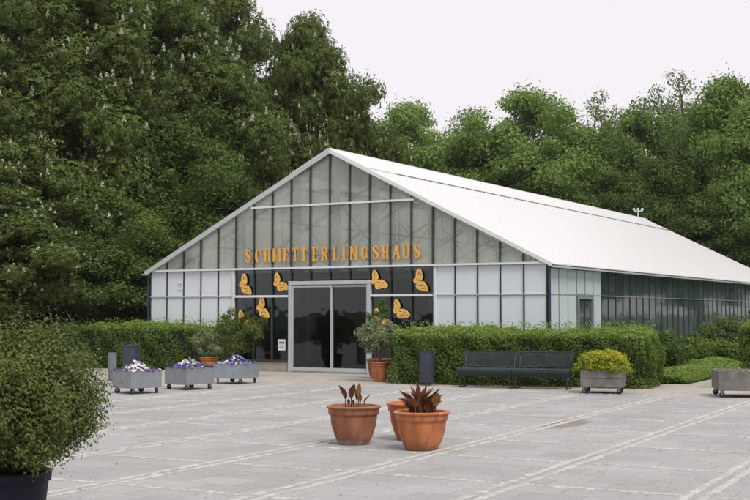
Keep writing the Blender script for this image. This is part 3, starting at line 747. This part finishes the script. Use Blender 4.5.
# ------------------------------------------------------------------ hedges and beds
def hedge(name, p0, ang, length, depth, h, label, n, leaf=.05, mat='leaf_hedge', fresh=.24, cat='hedge', rough=.19, dome=.0, core='core'):
    root = empty(name, (p0[0], p0[1], 0), -ang, label, cat)
    r = .16
    nx = int(length/.12)+2
    # core: slightly smaller block with a wavy top
    def prof(u, v):   # u 0..1 around the section from front bottom over the top to the back bottom
        return 0
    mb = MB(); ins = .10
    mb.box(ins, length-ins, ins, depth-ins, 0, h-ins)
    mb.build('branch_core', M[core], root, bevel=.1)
    A = [length*h, length*depth, length*h*.5, depth*h, depth*h]; A = np.array(A)/sum(A); k = rng.choice(5, n, p=A)
    u = rng.random(n); v = rng.random(n); P = np.zeros((n, 3)); Nn = np.zeros((n, 3))
    for q in range(5):
        s = k == q
        if q == 0: P[s] = np.stack([u[s]*length, 0*u[s], v[s]*h], 1); Nn[s] = (0, -1, .25)
        if q == 1: P[s] = np.stack([u[s]*length, v[s]*depth, 0*u[s]+h], 1); Nn[s] = (0, 0, 1)
        if q == 2: P[s] = np.stack([u[s]*length, 0*u[s]+depth, v[s]*h], 1); Nn[s] = (0, 1, .25)
        if q == 3: P[s] = np.stack([0*u[s], u[s]*depth, v[s]*h], 1); Nn[s] = (-1, 0, .25)
        if q == 4: P[s] = np.stack([0*u[s]+length, u[s]*depth, v[s]*h], 1); Nn[s] = (1, 0, .25)
    # round the shoulders
    c = np.array([length/2, depth/2, 0]); e = np.array([length/2, depth/2, h])-r
    q = P-c; q[:, 2] = P[:, 2]; cl = np.clip(q, -e, e); cl[:, 2] = np.minimum(q[:, 2], h-r)
    dv = q-cl; ln = np.linalg.norm(dv, axis=1, keepdims=True); qq = cl+np.where(ln > 1e-5, dv/np.maximum(ln, 1e-5)*np.minimum(ln, r), 0)
    Nn = unit(Nn+np.where(ln > 1e-5, dv/np.maximum(ln, 1e-5), 0)*1.0)
    P = qq+c; P[:, 2] = qq[:, 2]
    lump = np.sin(P[:, 0]*4.1+1)*np.sin(P[:, 1]*5+P[:, 2]*4.7)*.6+np.sin(P[:, 0]*9.3+P[:, 2]*8)*.4+np.sin(P[:, 0]*1.3)*.5
    depthj = -rng.random(n)**1.6*.16+.05
    P = P+Nn*(lump*rough*.6+depthj)[:, None]
    P[:, 2] = np.maximum(P[:, 2], .01)
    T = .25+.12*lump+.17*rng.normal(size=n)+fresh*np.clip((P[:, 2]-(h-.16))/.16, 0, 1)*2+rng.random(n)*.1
    Nn = unit(Nn+.65*rng.normal(size=(n, 3)))
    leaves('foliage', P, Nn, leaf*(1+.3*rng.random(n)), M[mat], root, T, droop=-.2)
    # upright shoots along the top
    m = int(n*.10); P2 = np.stack([rng.random(m)*length, rng.random(m)*depth, h-.02+rng.random(m)**2*.17*(1+.8*np.sin(rng.random(m)*6))], 1)
    leaves('shoot', P2, unit(rng.normal(size=(m, 3))+[0, -.5, .3]), leaf*1.1, M[mat], root, .6+.25*rng.random(m), droop=-1.5)
    return root
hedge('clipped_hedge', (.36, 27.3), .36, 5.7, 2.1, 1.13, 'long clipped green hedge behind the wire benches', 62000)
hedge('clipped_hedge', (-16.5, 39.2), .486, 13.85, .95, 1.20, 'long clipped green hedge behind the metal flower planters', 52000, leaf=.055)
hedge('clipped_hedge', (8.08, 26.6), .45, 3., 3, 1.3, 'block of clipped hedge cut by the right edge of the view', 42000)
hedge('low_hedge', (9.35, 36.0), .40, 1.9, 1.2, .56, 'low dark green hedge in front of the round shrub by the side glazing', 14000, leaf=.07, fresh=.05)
def shrub(name, loc, rad, h, per, leaf, mat, label, K=36, z0=.05, cat='shrub', zlo=-.7, stems=8):
    root = empty(name, loc, 0, label, cat)
    cl = crown_clumps(K, h-.1, z0+.1, rad*.82, 'round', rad*.2, rad*.36, .55); cent = np.array([c for c, r in cl]); rr = np.array([r for c, r in cl])
    C, Nn, T, S = clump_leaves(cent, rr, per, size=leaf, zlo=zlo, flat=.8)
    leaves('foliage', C, Nn, S, M[mat], root, T)
    mb = MB()
    for i in range(min(stems, K)): limb(mb, (random.uniform(-.05, .05), random.uniform(-.05, .05), 0), cent[i], .02, .006, .2, 4, 5)
    mb.build('stem', M['twig'], root)
    return root
shrub('round_shrub', (10.95, 37.8, 0), .80, 1.52, 9000, .075, 'leaf_pale', 'rounded glossy shrub against the far side glazing')
p = BP(6.2+.9, 3.2); shrub('leafy_shrub', (p.x-.1, p.y, 0), .85, 1.42, 2600, .09, 'leaf_pale', 'loose pale leaved shrub peeping over the hedge end below the side door')
p = BP(6.2+1.6, 4.6); shrub('leafy_shrub', (p.x, p.y, 0), .8, 1.2, 2600, .09, 'leaf_mid', 'dark loose shrub at the back corner of the bench hedge')
shrub('yellow_shrub', (20.3, 63, 0), 3.2, 4.3, 260, .2, 'leaf_yellow', 'golden green shrub beyond the far lower corner of the roof')
# ground cover bed
n = 30000
u, v = rng.random(n), rng.random(n)
q0, q1, q2, q3 = np.array([6.1, 27.0]), np.array([7.0, 26.95]), np.array([11.1, 34.6]), np.array([8.4, 35.6])
xy = (q0*(1-u[:, None])+q1*u[:, None])*(1-v[:, None])+(q3*(1-u[:, None])+q2*u[:, None])*v[:, None]
hgt = .30*np.sin(np.clip(u, .04, .96)*math.pi)**.5*(.7+.3*np.sin(xy[:, 0]*3)*np.sin(xy[:, 1]*2.3))
P = np.column_stack([xy, hgt*np.sqrt(rng.random(n))+.02])
o = leaves('ground_cover', P, unit(rng.normal(size=(n, 3))*.6+[0, -.2, 1]), .085, M['leaf_hedge'], None, .35+.3*rng.random(n)+.3*P[:, 2]/.3)
tag(o, 'light green ground cover bed between the path and the side glazing', 'ground cover', kind='stuff')
# path
pp = [(6.9, 25.9), (11.5, 24.2), (15.5, 33), (12.2, 36.5), (11.2, 34.6)]
MB().add([(x, y, .002) for x, y in pp], [(0, 1, 2, 3, 4)]).build('path', M['path']); col.objects['path']['kind'] = 'structure'

# litter along the hedge feet
n = 700; k = rng.uniform(-.1, 5.9, n); off = -rng.random(n)**2*.5
lx = .36+math.cos(.36)*k+math.sin(.36)*off; ly = 27.3-math.sin(.36)*k+math.cos(.36)*off
o = leaves('leaf_litter', np.column_stack([lx, ly, .006+.02*rng.random(n)]), unit(rng.normal(size=(n, 3))*.3+[0, 0, 1]), .045, M['leaf_red'], None, .4+.5*rng.random(n)); tag(o, 'dry brown leaf litter along the foot of the bench hedge', 'leaf litter', kind='stuff')
n = 420; y = 9+18*rng.random(n)**.8; x = rng.uniform(-.34, .34, n)*y
o = leaves('leaf_litter', np.column_stack([x, y, .012+.004*rng.random(n)]), unit(rng.normal(size=(n, 3))*.2+[0, 0, 1]), .03, M['leaf_red'], None, .3+.7*rng.random(n)); tag(o, 'scattered dry leaf bits on the paving', 'leaf litter', kind='stuff')

# ------------------------------------------------------------------ potted plants
def pot_mb(rt, rb, h, rim=.03, n=48):
    mb = MB()
    prof = [(rb*.9, 0), (rb, .01), (rb+(rt-rb)*.35, h*.22), (rb+(rt-rb)*.68, h*.5), (rt-rim*.9, h*.76), (rt-rim*.35, h*.775), (rt-rim*.15, h*.80), (rt-rim*.1, h*.915), (rt+.004, h*.925), (rt+.018, h*.945), (rt+.020, h*.972), (rt+.006, h*.994), (rt-.012, h),
            (rt-rim*1.3, h*.99), (rt-rim*1.6, h*.9)]
    mb.lathe(prof, n)
    return mb
def canna_leaf(mb_list, p, ang, lean, h, w):
    # pointed, slightly rolled leaf standing on a stalk
    d = Vector((math.cos(ang), math.sin(ang), 0)); tw_ = random.uniform(-.7, .7); side = Vector((math.cos(tw_), math.sin(tw_), 0)); rows = 7
    vs = []; fs = []
    for i in range(rows):
        f = i/(rows-1); c = Vector(p)+d*(lean*f*f*h)+Vector((0, 0, h*(.45+.55*f) if i else h*.42))
        ww = w*math.sin(math.pi*min(1, f*.93+.07))**.8
        for k, off in enumerate((-1, 0, 1)):
            vs.append(c+side*off*ww+Vector((0, -1, 0))*(abs(off)*ww*.5))
    for i in range(rows-1):
        for k in range(2): fs.append((i*3+k, i*3+k+1, (i+1)*3+k+1, (i+1)*3+k))
    mb_list.add(vs, fs)
    mb_list.tube([p, Vector(p)+Vector((0, 0, h*.47))], [.008, .006], 5)
def tint_mesh(o):
    me = o.data; at = me.attributes.new('tint', 'FLOAT', 'POINT')
    vals = [0]*len(me.vertices); cur = .5
    for i in range(len(vals)):
        if i % 31 == 0: cur = random.uniform(.1, .9)
        vals[i] = cur+random.uniform(-.06, .06)
    at.data.foreach_set('value', vals)
def canna_pot(loc, rt, h, mat, leaves_, label, group='terracotta pots in the middle of the square'):
    root = empty('terracotta_pot', loc, random.random(), label, 'plant pot', group)
    pot_mb(rt, rt*.60, h).build('pot', mat, root, smooth=True)
    MB().lathe([(rt-.06, 0), (rt-.06, .004), (rt*.5, .02), (.02, .025)], 30, (0, 0, h*.90)).build('soil', M['soil'], root)
    for (x, y, a, ln, hh, w) in leaves_:
        mb = MB(); canna_leaf(mb, (x, y, h*.90), a, ln, hh, w); o = mb.build('leaf', M['leaf_red'], root, smooth=False); tint_mesh(o)
    root.rotation_euler = (0, 0, 0)
    return root
l1 = [(-.10, 0, 2.9, .30, .29, .042), (-.06, -.02, 4.2, .10, .13, .02), (-.03, 0, .3, .14, .31, .042), (.04, .03, 2.2, .1, .24, .022), (.06, 0, 5.2, .06, .32, .034), (.08, .0, 4.6, .15, .20, .024), (.13, 0, .2, .5, .18, .016), (.0, -.04, 4, .1, .12, .018)]
canna_pot((-.26, 14.72, 0), .315, .47, M['terra_dark'], l1, 'brown weathered terracotta pot with a pale stained foot and four upright red shoots')
l2 = []
for k in range(58):
    a = random.random()*6.28; r = random.random()**.5*.17
    l2.append((math.cos(a)*r, math.sin(a)*r, a+random.uniform(-.8, .8), random.uniform(.05, .8), random.uniform(.10, .30)*(1.2-r), random.uniform(.022, .048)))
l2 += [(.16, -.05, -.2, .12, .26, .055), (-.02, 0, 2.2, .2, .40, .022), (.03, 0, 1, .2, .38, .02)]
canna_pot((.545, 14.12, 0), .315, .45, M['terra'], l2, 'bright orange terracotta pot filled with bushy dark red foliage')
canna_pot((.46, 15.2, 0), .30, .47, M['terra'], [(.1, .1, 1, .1, .2, .02), (.14, .0, 1, .1, .16, .02)], 'orange terracotta pot mostly hidden behind the bushy red one')

def tub_plant(loc, rt, h, mat, trunk, crad, cz0, cz1, leaf, lm, label, K=34, per=2600, squash=1, flowers=0, n_stems=10, name='potted_tree', zlo=-.8, potpart='pot'):
    root = empty(name, loc, 0, label, 'potted plant')
    pot_mb(rt, rt*.68, h).build(potpart, mat, root, smooth=True)
    MB().lathe([(rt-.05, 0), (rt*.5, .015), (.02, .02)], 24, (0, 0, h*.9)).build('soil', M['soil'], root)
    cl = crown_clumps(K, cz1, cz0, crad*.85, 'round', crad*.18, crad*.32, .45); cent = np.array([c for c, r in cl]); rr = np.array([r for c, r in cl])
    C, Nn, T, S = clump_leaves(cent, rr, per, size=leaf, zlo=zlo, flat=.9, inner=.3)
    leaves('foliage', C, Nn, S, M[lm], root, T, width=.34)
    mb = MB(); zt = max(h, cz0+.1)
    if trunk: mb.tube([(0, 0, h*.88), (.01, 0, (h+zt)/2), (0, .01, zt)], [trunk, trunk*.85, trunk*.7], 8)
    for i in range(n_stems): limb(mb, (0, 0, zt if trunk else h*.9), cent[i], .014, .004, .2, 4, 5)
    mb.build('stem', M['twig'], root)
    if flowers:
        i = rng.integers(0, K, flowers); d = sphere_dirs(flowers, -.3)
        leaves('blossom', cent[i]+d*rr[i][:, None], d, .05, M['blossom'], root, width=.9)
    return root
tub_plant((.11, 28.0, 0), .215, .45, M['terra'], .028, .56, .62, 1.46, .085, 'leaf_grey', 'grey green standard oleander in a terracotta pot, right of the doors', flowers=40, per=1500*3)
tub_plant((.10, 29.3, 0), .30, .48, M['terra_dark'], .03, .34, .7, 1.9, .09, 'leaf_mid', 'tall green potted laurel standing behind the grey green oleander', per=4500, K=30)
tub_plant((-4.42, 32.1, 0), .24, .42, M['terra'], .02, .50, .38, 1.16, .08, 'leaf_grey', 'silvery bush in a small terracotta pot, between the second and third planters', flowers=20, per=4200, K=30)
tub_plant((-3.45, 30.6, 0), .26, .42, M['pot_plastic'], .03, .62, .60, 1.72, .085, 'leaf_bush', 'large round potted tree left of the doors, partly covering the butterflies', per=4200, K=44)

# foreground bush
def big_bush():
    root = empty('potted_bush', (-2.42, 7.95, 0), 0, 'huge rounded small leaved bush in a dark pot, nearest the camera', 'potted plant')
    MB().lathe([(.20, 0), (.215, .02), (.27, .50), (.285, .50), (.29, .56), (.275, .565), (.26, .55), (.255, .51)], 40).build('pot', M['pot_plastic'], root, smooth=True)
    MB().lathe([(.25, 0), (.1, .02), (.02, .02)], 20, (0, 0, .50)).build('soil', M['soil'], root)
    tw = MB(); C, Nn, T = [], [], []
    cz, rx, rz = 1.06, .66, .54
    for k in range(620):
        d = sphere_dirs(1, -.85)[0]; f = random.uniform(.72, 1.0)
        ang = math.atan2(d[1], d[0]); lob = 1+.06*math.sin(4*ang+3*d[2])+.04*math.sin(7*ang-5*d[2])+.09*random.uniform(-1, 1)
        tip = Vector((d[0]*rx*f*lob, d[1]*rx*f*lob, cz+d[2]*rz*f*lob))
        st = Vector((random.uniform(-.08, .08), random.uniform(-.08, .08), .56)); mid = st.lerp(tip, .5)+Vector((0, 0, .07 if d[2] < 0 else -.04))+Vector((random.uniform(-.05, .05), random.uniform(-.05, .05), 0))
        if k % 2 == 0: tw.tube([st, st.lerp(mid, .6), mid, mid.lerp(tip, .5)+Vector((0, 0, .01)), tip], [.006, .005, .004, .003, .0018], 4, cap=False)
        nl = 88
        for j in range(nl):
            t = 1-random.random()**1.5*.42; base = mid.lerp(tip, max(0, (t-.5)*2)); o = Vector((random.gauss(0, 1), random.gauss(0, 1), random.gauss(0, 1)))*.042
            C.append(base+o); Nn.append(Vector(d)*.7+o*8+Vector((0, 0, .45)))
            T.append(.42+.2*random.gauss(0, 1)+(.12 if t > .9 else 0)+.08*math.sin(k))
    # side twigs
    for k in range(900):
        i = random.randrange(len(C)); p = Vector(C[i]); q = p+Vector((random.uniform(-1, 1), random.uniform(-1, 1), random.uniform(-.2, 1)))*.06
        tw.tube([p-(q-p), q], [.0022, .0012], 3, cap=False)
    tw.build('twig', M['twig'], root)
    C = np.array(C); Nn = np.array(Nn)
    leaves('foliage', C, unit(Nn+.35*rng.normal(size=Nn.shape)), .024*(1+.4*rng.random(len(C))), M['leaf_bush'], root, np.array(T), width=.5, droop=-.3)
big_bush()

# ------------------------------------------------------------------ wheeled planters
def planter(loc, rz, side, z0, z1, mat, label, kind, group=None):
    root = empty('wheeled_planter', loc, rz, label, 'planter', group); a = side/2; t = .018
    bx = MB()
    if kind == 'wood':
        for k in range(2):
            zz0 = z0+(z1-z0)/2*k+.003; zz1 = z0+(z1-z0)/2*(k+1)-.003
            bx.box(-a, a, -a, -a+.035, zz0, zz1); bx.box(-a, a, a-.035, a, zz0, zz1)
            bx.box(-a+.002, -a+.037, -a+.036, a-.036, zz0, zz1); bx.box(a-.037, a-.002, -a+.036, a-.036, zz0, zz1)
        bx.box(-a+.04, a-.04, -a+.04, a-.04, z0+.001, z0+.03)
    else:
        bx.box(-a, a, -a, -a+t, z0, z1); bx.box(-a, a, a-t, a, z0, z1); bx.box(-a, -a+t, -a+t+.001, a-t-.001, z0, z1); bx.box(a-t, a, -a+t+.001, a-t-.001, z0, z1)
        bx.box(-a+t, a-t, -a+t, a-t, z0, z0+.02)
    body = bx.build('box', mat, root, bevel=.004)
    if kind != 'wood':
        rm = MB(); q = .022
        rm.box(-a-.006, a+.006, -a-.006, -a+q, z1+.001, z1+.014); rm.box(-a-.006, a+.006, a-q, a+.006, z1+.001, z1+.014)
        rm.box(-a-.006, -a+q, -a+q, a-q, z1+.001, z1+.014); rm.box(a-q, a+.006, -a+q, a-q, z1+.001, z1+.014)
        rm.build('rim', mat, body)
    MB().box(-a+.04, a-.04, -a+.04, a-.04, z1-.08, z1-.04).build('soil', M['soil'], root)
    for sx in (-1, 1):
        for sy in (-1, 1):
            x, y = sx*(a-.07), sy*(a-.07); r = .052
            T = Matrix.Translation((x, y, 0)) @ Matrix.Rotation(random.random()*6, 4, 'Z')
            cb = MB(); cb.box(-.035, .035, -.028, .028, z0-.012, z0-.001, T); cb.box(-.014, .026, -.026, -.02, .045, z0-.012, T); cb.box(-.014, .026, .02, .026, .045, z0-.012, T)
            c = cb.build('caster', M['steel'], root)
            wl_ = MB(); pts = [T @ Vector((.006, -.018, r)), T @ Vector((.006, .018, r))]; wl_.tube(pts, r, 18); wl_.build('wheel', M['rubber'], c, smooth=True)
    return root, a, z1
def pansies(root, a, z1, split, hgt=.15, nfl=420, seed=0):
    n = 2600; xy = rng.uniform(-1, 1, (n, 2)); hh = np.sqrt(np.clip(1-np.maximum(abs(xy[:, 0]), abs(xy[:, 1]))**3, 0, 1))*hgt
    P = np.column_stack([xy*(a-.03), z1-.05+hh*rng.random(n)]); leaves('foliage', P, unit(rng.normal(size=(n, 3))*.6+[0, 0, 1]), .05, M['leaf_mid'], root)
    n = nfl; xy = rng.uniform(-1, 1, (n, 2)); hh = np.clip(1.1-np.hypot(xy[:, 0], xy[:, 1]), .25, 1)*hgt*1.25
    P = np.column_stack([xy*(a-.0), z1-.03+hh*(.8+.45*rng.random(n))])
    T = np.array([split(x, y) for x, y in xy])
    Nn = unit(rng.normal(size=(n, 3))*.35+[xy.mean()*0, 0, .9]+np.column_stack([xy*.7, np.zeros(n)]))
    # each flower: two crossing petals
    Pp = np.repeat(P, 2, 0)+rng.normal(size=(2*n, 3))*.006
    leaves('flower_mass', Pp, np.repeat(Nn, 2, 0), .068, M['petals'], root, np.repeat(T, 2), width=.95, fold=.03)
def sp1(x, y):      # white heap in the middle, violet at the edges, a few yellow
    q = random.random(); d = math.hypot(x, y)
    if q < .05: return .92
    if d < .8: return .6 if q < .96 else .1
    return .6 if q < .25 else (.1 if q < .55 else (.35 if q < .86 else .97))
G3 = 'metal flower planters on wheels'
r_, a_, z_ = planter((-4.73, 23.95, 0), R(43), .70, .115, .44, M['galv'], 'metal planter of white and violet pansies, leftmost, beside the big bush', 'metal', G3); pansies(r_, a_, z_, sp1)
r_, a_, z_ = planter((-3.88, 25.2, 0), R(47), .73, .115, .45, M['galv'], 'metal planter of white and violet pansies, middle of the three', 'metal', G3)
pansies(r_, a_, z_, lambda x, y: (.6 if random.random() < (.88 if math.hypot(x, y) < .62 else .12) else (.1 if random.random() < .6 else .35)))
r_, a_, z_ = planter((-3.14, 27.3, 0), R(-27), .74, .12, .44, M['galv_light'], 'paler planter of violet and white pansies nearest the doors', 'metal', G3)
pansies(r_, a_, z_, lambda x, y: (.6 if random.random() < .42 else (.1 if random.random() < .5 else .35)))
# yellow planter
r_, a_, z_ = planter((4.55, 24.0, 0), R(-16), .82, .13, .47, M['weathered'], 'weathered wooden planter overflowing with golden yellow foliage', 'wood')
cs = []; 
for k in range(60):
    x, y = random.uniform(-1, 1), random.uniform(-1, 1); cs.append((x*(a_+.06), y*(a_+.0), z_+.10+.17*(1-max(abs(x), abs(y))**2)-(.10 if max(abs(x), abs(y)) > .8 else 0)))
C, Nn, T, S = clump_leaves(np.array(cs), [.14]*60, 190/(.14*.14), size=.05, zlo=-.6, inner=.3)
T = .18+.35*rng.random(len(C))+np.clip((C[:, 2]-z_)/.35, 0, 1)*.45+.15*C[:, 0]
leaves('foliage', C, Nn, S, M['leaf_yellow'], r_, T)
# right planter
r_, a_, z_ = planter((7.02, 23.05, 0), R(-8), 1.0, .13, .50, M['weathered'], 'empty weathered wooden planter cut by the right edge of the view', 'wood')
n = 120; P = np.column_stack([rng.uniform(-a_+.05, a_-.05, (n, 2)), z_-.03+.05*rng.random(n)])
leaves('foliage', P, unit(rng.normal(size=(n, 3))+[0, 0, 1]), .045, M['blossom'], r_)

# ------------------------------------------------------------------ benches
def bench(loc, rz, label, Wd=1.19):
    root = empty('wire_bench', loc, rz, label, 'bench', 'wire mesh benches in front of the hedge')
    D_, SH, BH = .46, .42, .76
    for k in range(2):
        x0 = -Wd/2+k*Wd/2+.008; x1 = x0+Wd/2-.016
        # seat profile (y toward back +, z)
        sp_ = [(.03, SH-.17), (-.01, SH-.15), (-.04, SH-.115), (-.055, SH-.07), (-.045, SH-.025), (-.01, SH+.003), (.06, SH), (.2, SH-.02), (.36, SH-.03), (.43, SH-.02)]
        bp_ = [(.455, SH+.02), (.475, SH+.10), (.50, SH+.2), (.53, SH+.3), (.545, BH-.005)]
        for nm, pf in (('seat', sp_), ('backrest', bp_)):
            mb = MB(); nw = 34
            for i in range(nw+1):
                x = x0+(x1-x0)*i/nw; mb.tube([(x, y, z) for y, z in pf], .0052 if 0 < i < nw else .013, 4)
            # cross wires
            for i in range(len(pf)-1):
                (ya, za), (yb, zb) = pf[i], pf[i+1]; m = max(1, int(math.hypot(yb-ya, zb-za)/(.013 if nm == 'seat' and i < 6 else .024)))
                for q in range(m): f = q/m; mb.tube([(x0, ya+(yb-ya)*f, za+(zb-za)*f), (x1, ya+(yb-ya)*f, za+(zb-za)*f)], .0052, 4)
            for (yy, zz) in (pf[0], pf[-1]): mb.tube([(x0, yy, zz), (x1, yy, zz)], .011, 6)
            mb.build(nm, M['bench_mesh'], root)
    MB().tube([(-Wd/2+.02, .2, SH-.09), (Wd/2-.02, .2, SH-.09)], .03, 8).build('beam', M['bench_blue'], root, smooth=True)
    for x in (-Wd/2+.05, Wd/2-.05):
        mb = MB(); mb.tube([(x, .02, 0), (x, .02, SH-.12)], .016, 8); mb.tube([(x, .40, 0), (x, .40, SH-.05), (x, .52, BH-.1)], .016, 8)
        mb.tube([(x, .02, SH-.12), (x, .40, SH-.07)], .014, 8); mb.tube([(x, -.0, .012), (x, .42, .012)], .012, 6)
        mb.build('leg', M['bench_blue'], root, smooth=True)
ax = Vector((math.cos(.36), -math.sin(.36), 0)); p0 = Vector((1.76, 25.78, 0))
bench(p0+ax*.60, -.36, 'slate blue wire mesh bench next to the litter bin')
bench(p0+ax*1.81, -.36, 'slate blue wire mesh bench next to the golden foliage planter')

# ------------------------------------------------------------------ bins
def bin_(loc, r, z0, z1, mat, label, cat='litter bin', square=False, rz=-.36):
    root = empty('litter_bin', loc, rz, label, cat)
    if square:
        MB().box(-r, r, -r*.8, r*.8, z0, z1).build('body', mat, root, bevel=.02)
        MB().box(-r-.01, r+.01, -r*.8-.01, r*.8+.01, z1+.002, z1+.03).build('lid', mat, root, bevel=.01)
    else:
        MB().lathe([(r*.97, z0), (r, z0+.01), (r, z1-.02), (r+.008, z1-.018), (r+.008, z1), (r-.012, z1), (r-.014, z1-.3), (r-.02, z1-.32)], 32).build('body', mat, root, smooth=True)
        hb = MB()
        for k in range(3): hb.lathe([(r+.001, z0+.02+k*.0), (r+.004, z0+.03)], 32) if k == 0 else None
        hb.build('band', mat, root)
    MB().tube([(0, r*.9+.03, 0), (0, r*.9+.03, z1-.05)], .025, 8).build('support_post', M['bench_blue'], root)
    return root
bin_((1.14, 26.55, 0), .165, .06, .74, M['bin'], 'slate blue round litter bin in front of the hedge, left of the benches')
bin_((-6.15, 28.2, 0), .10, .0, .66, M['bin_grey'], 'slim grey steel tube standing behind the leftmost pansy planter', 'steel tube')
bin_((-5.95, 29.4, 0), .17, .1, .78, M['bin'], 'boxy slate blue litter bin behind the leftmost pansy planter', square=True)

# ------------------------------------------------------------------ thin haze veil added to lift the dark tones of the distant trees
m = bpy.data.materials.new('haze veil'); m.use_nodes = True; nn = m.node_tree.nodes; nn.remove(nn['Principled BSDF'])
pv = nn.new('ShaderNodeVolumePrincipled'); pv.inputs['Color'].default_value = (.93, .96, 1, 1); pv.inputs['Density'].default_value = .0002
m.node_tree.links.new(pv.outputs[0], nn['Material Output'].inputs['Volume'])
hz = MB().box(-75, 75, -70, 125, -1.1, 34).build('haze', m); tag(hz, 'thin added haze that lifts the dark tones of the distant trees', 'haze', kind='stuff')
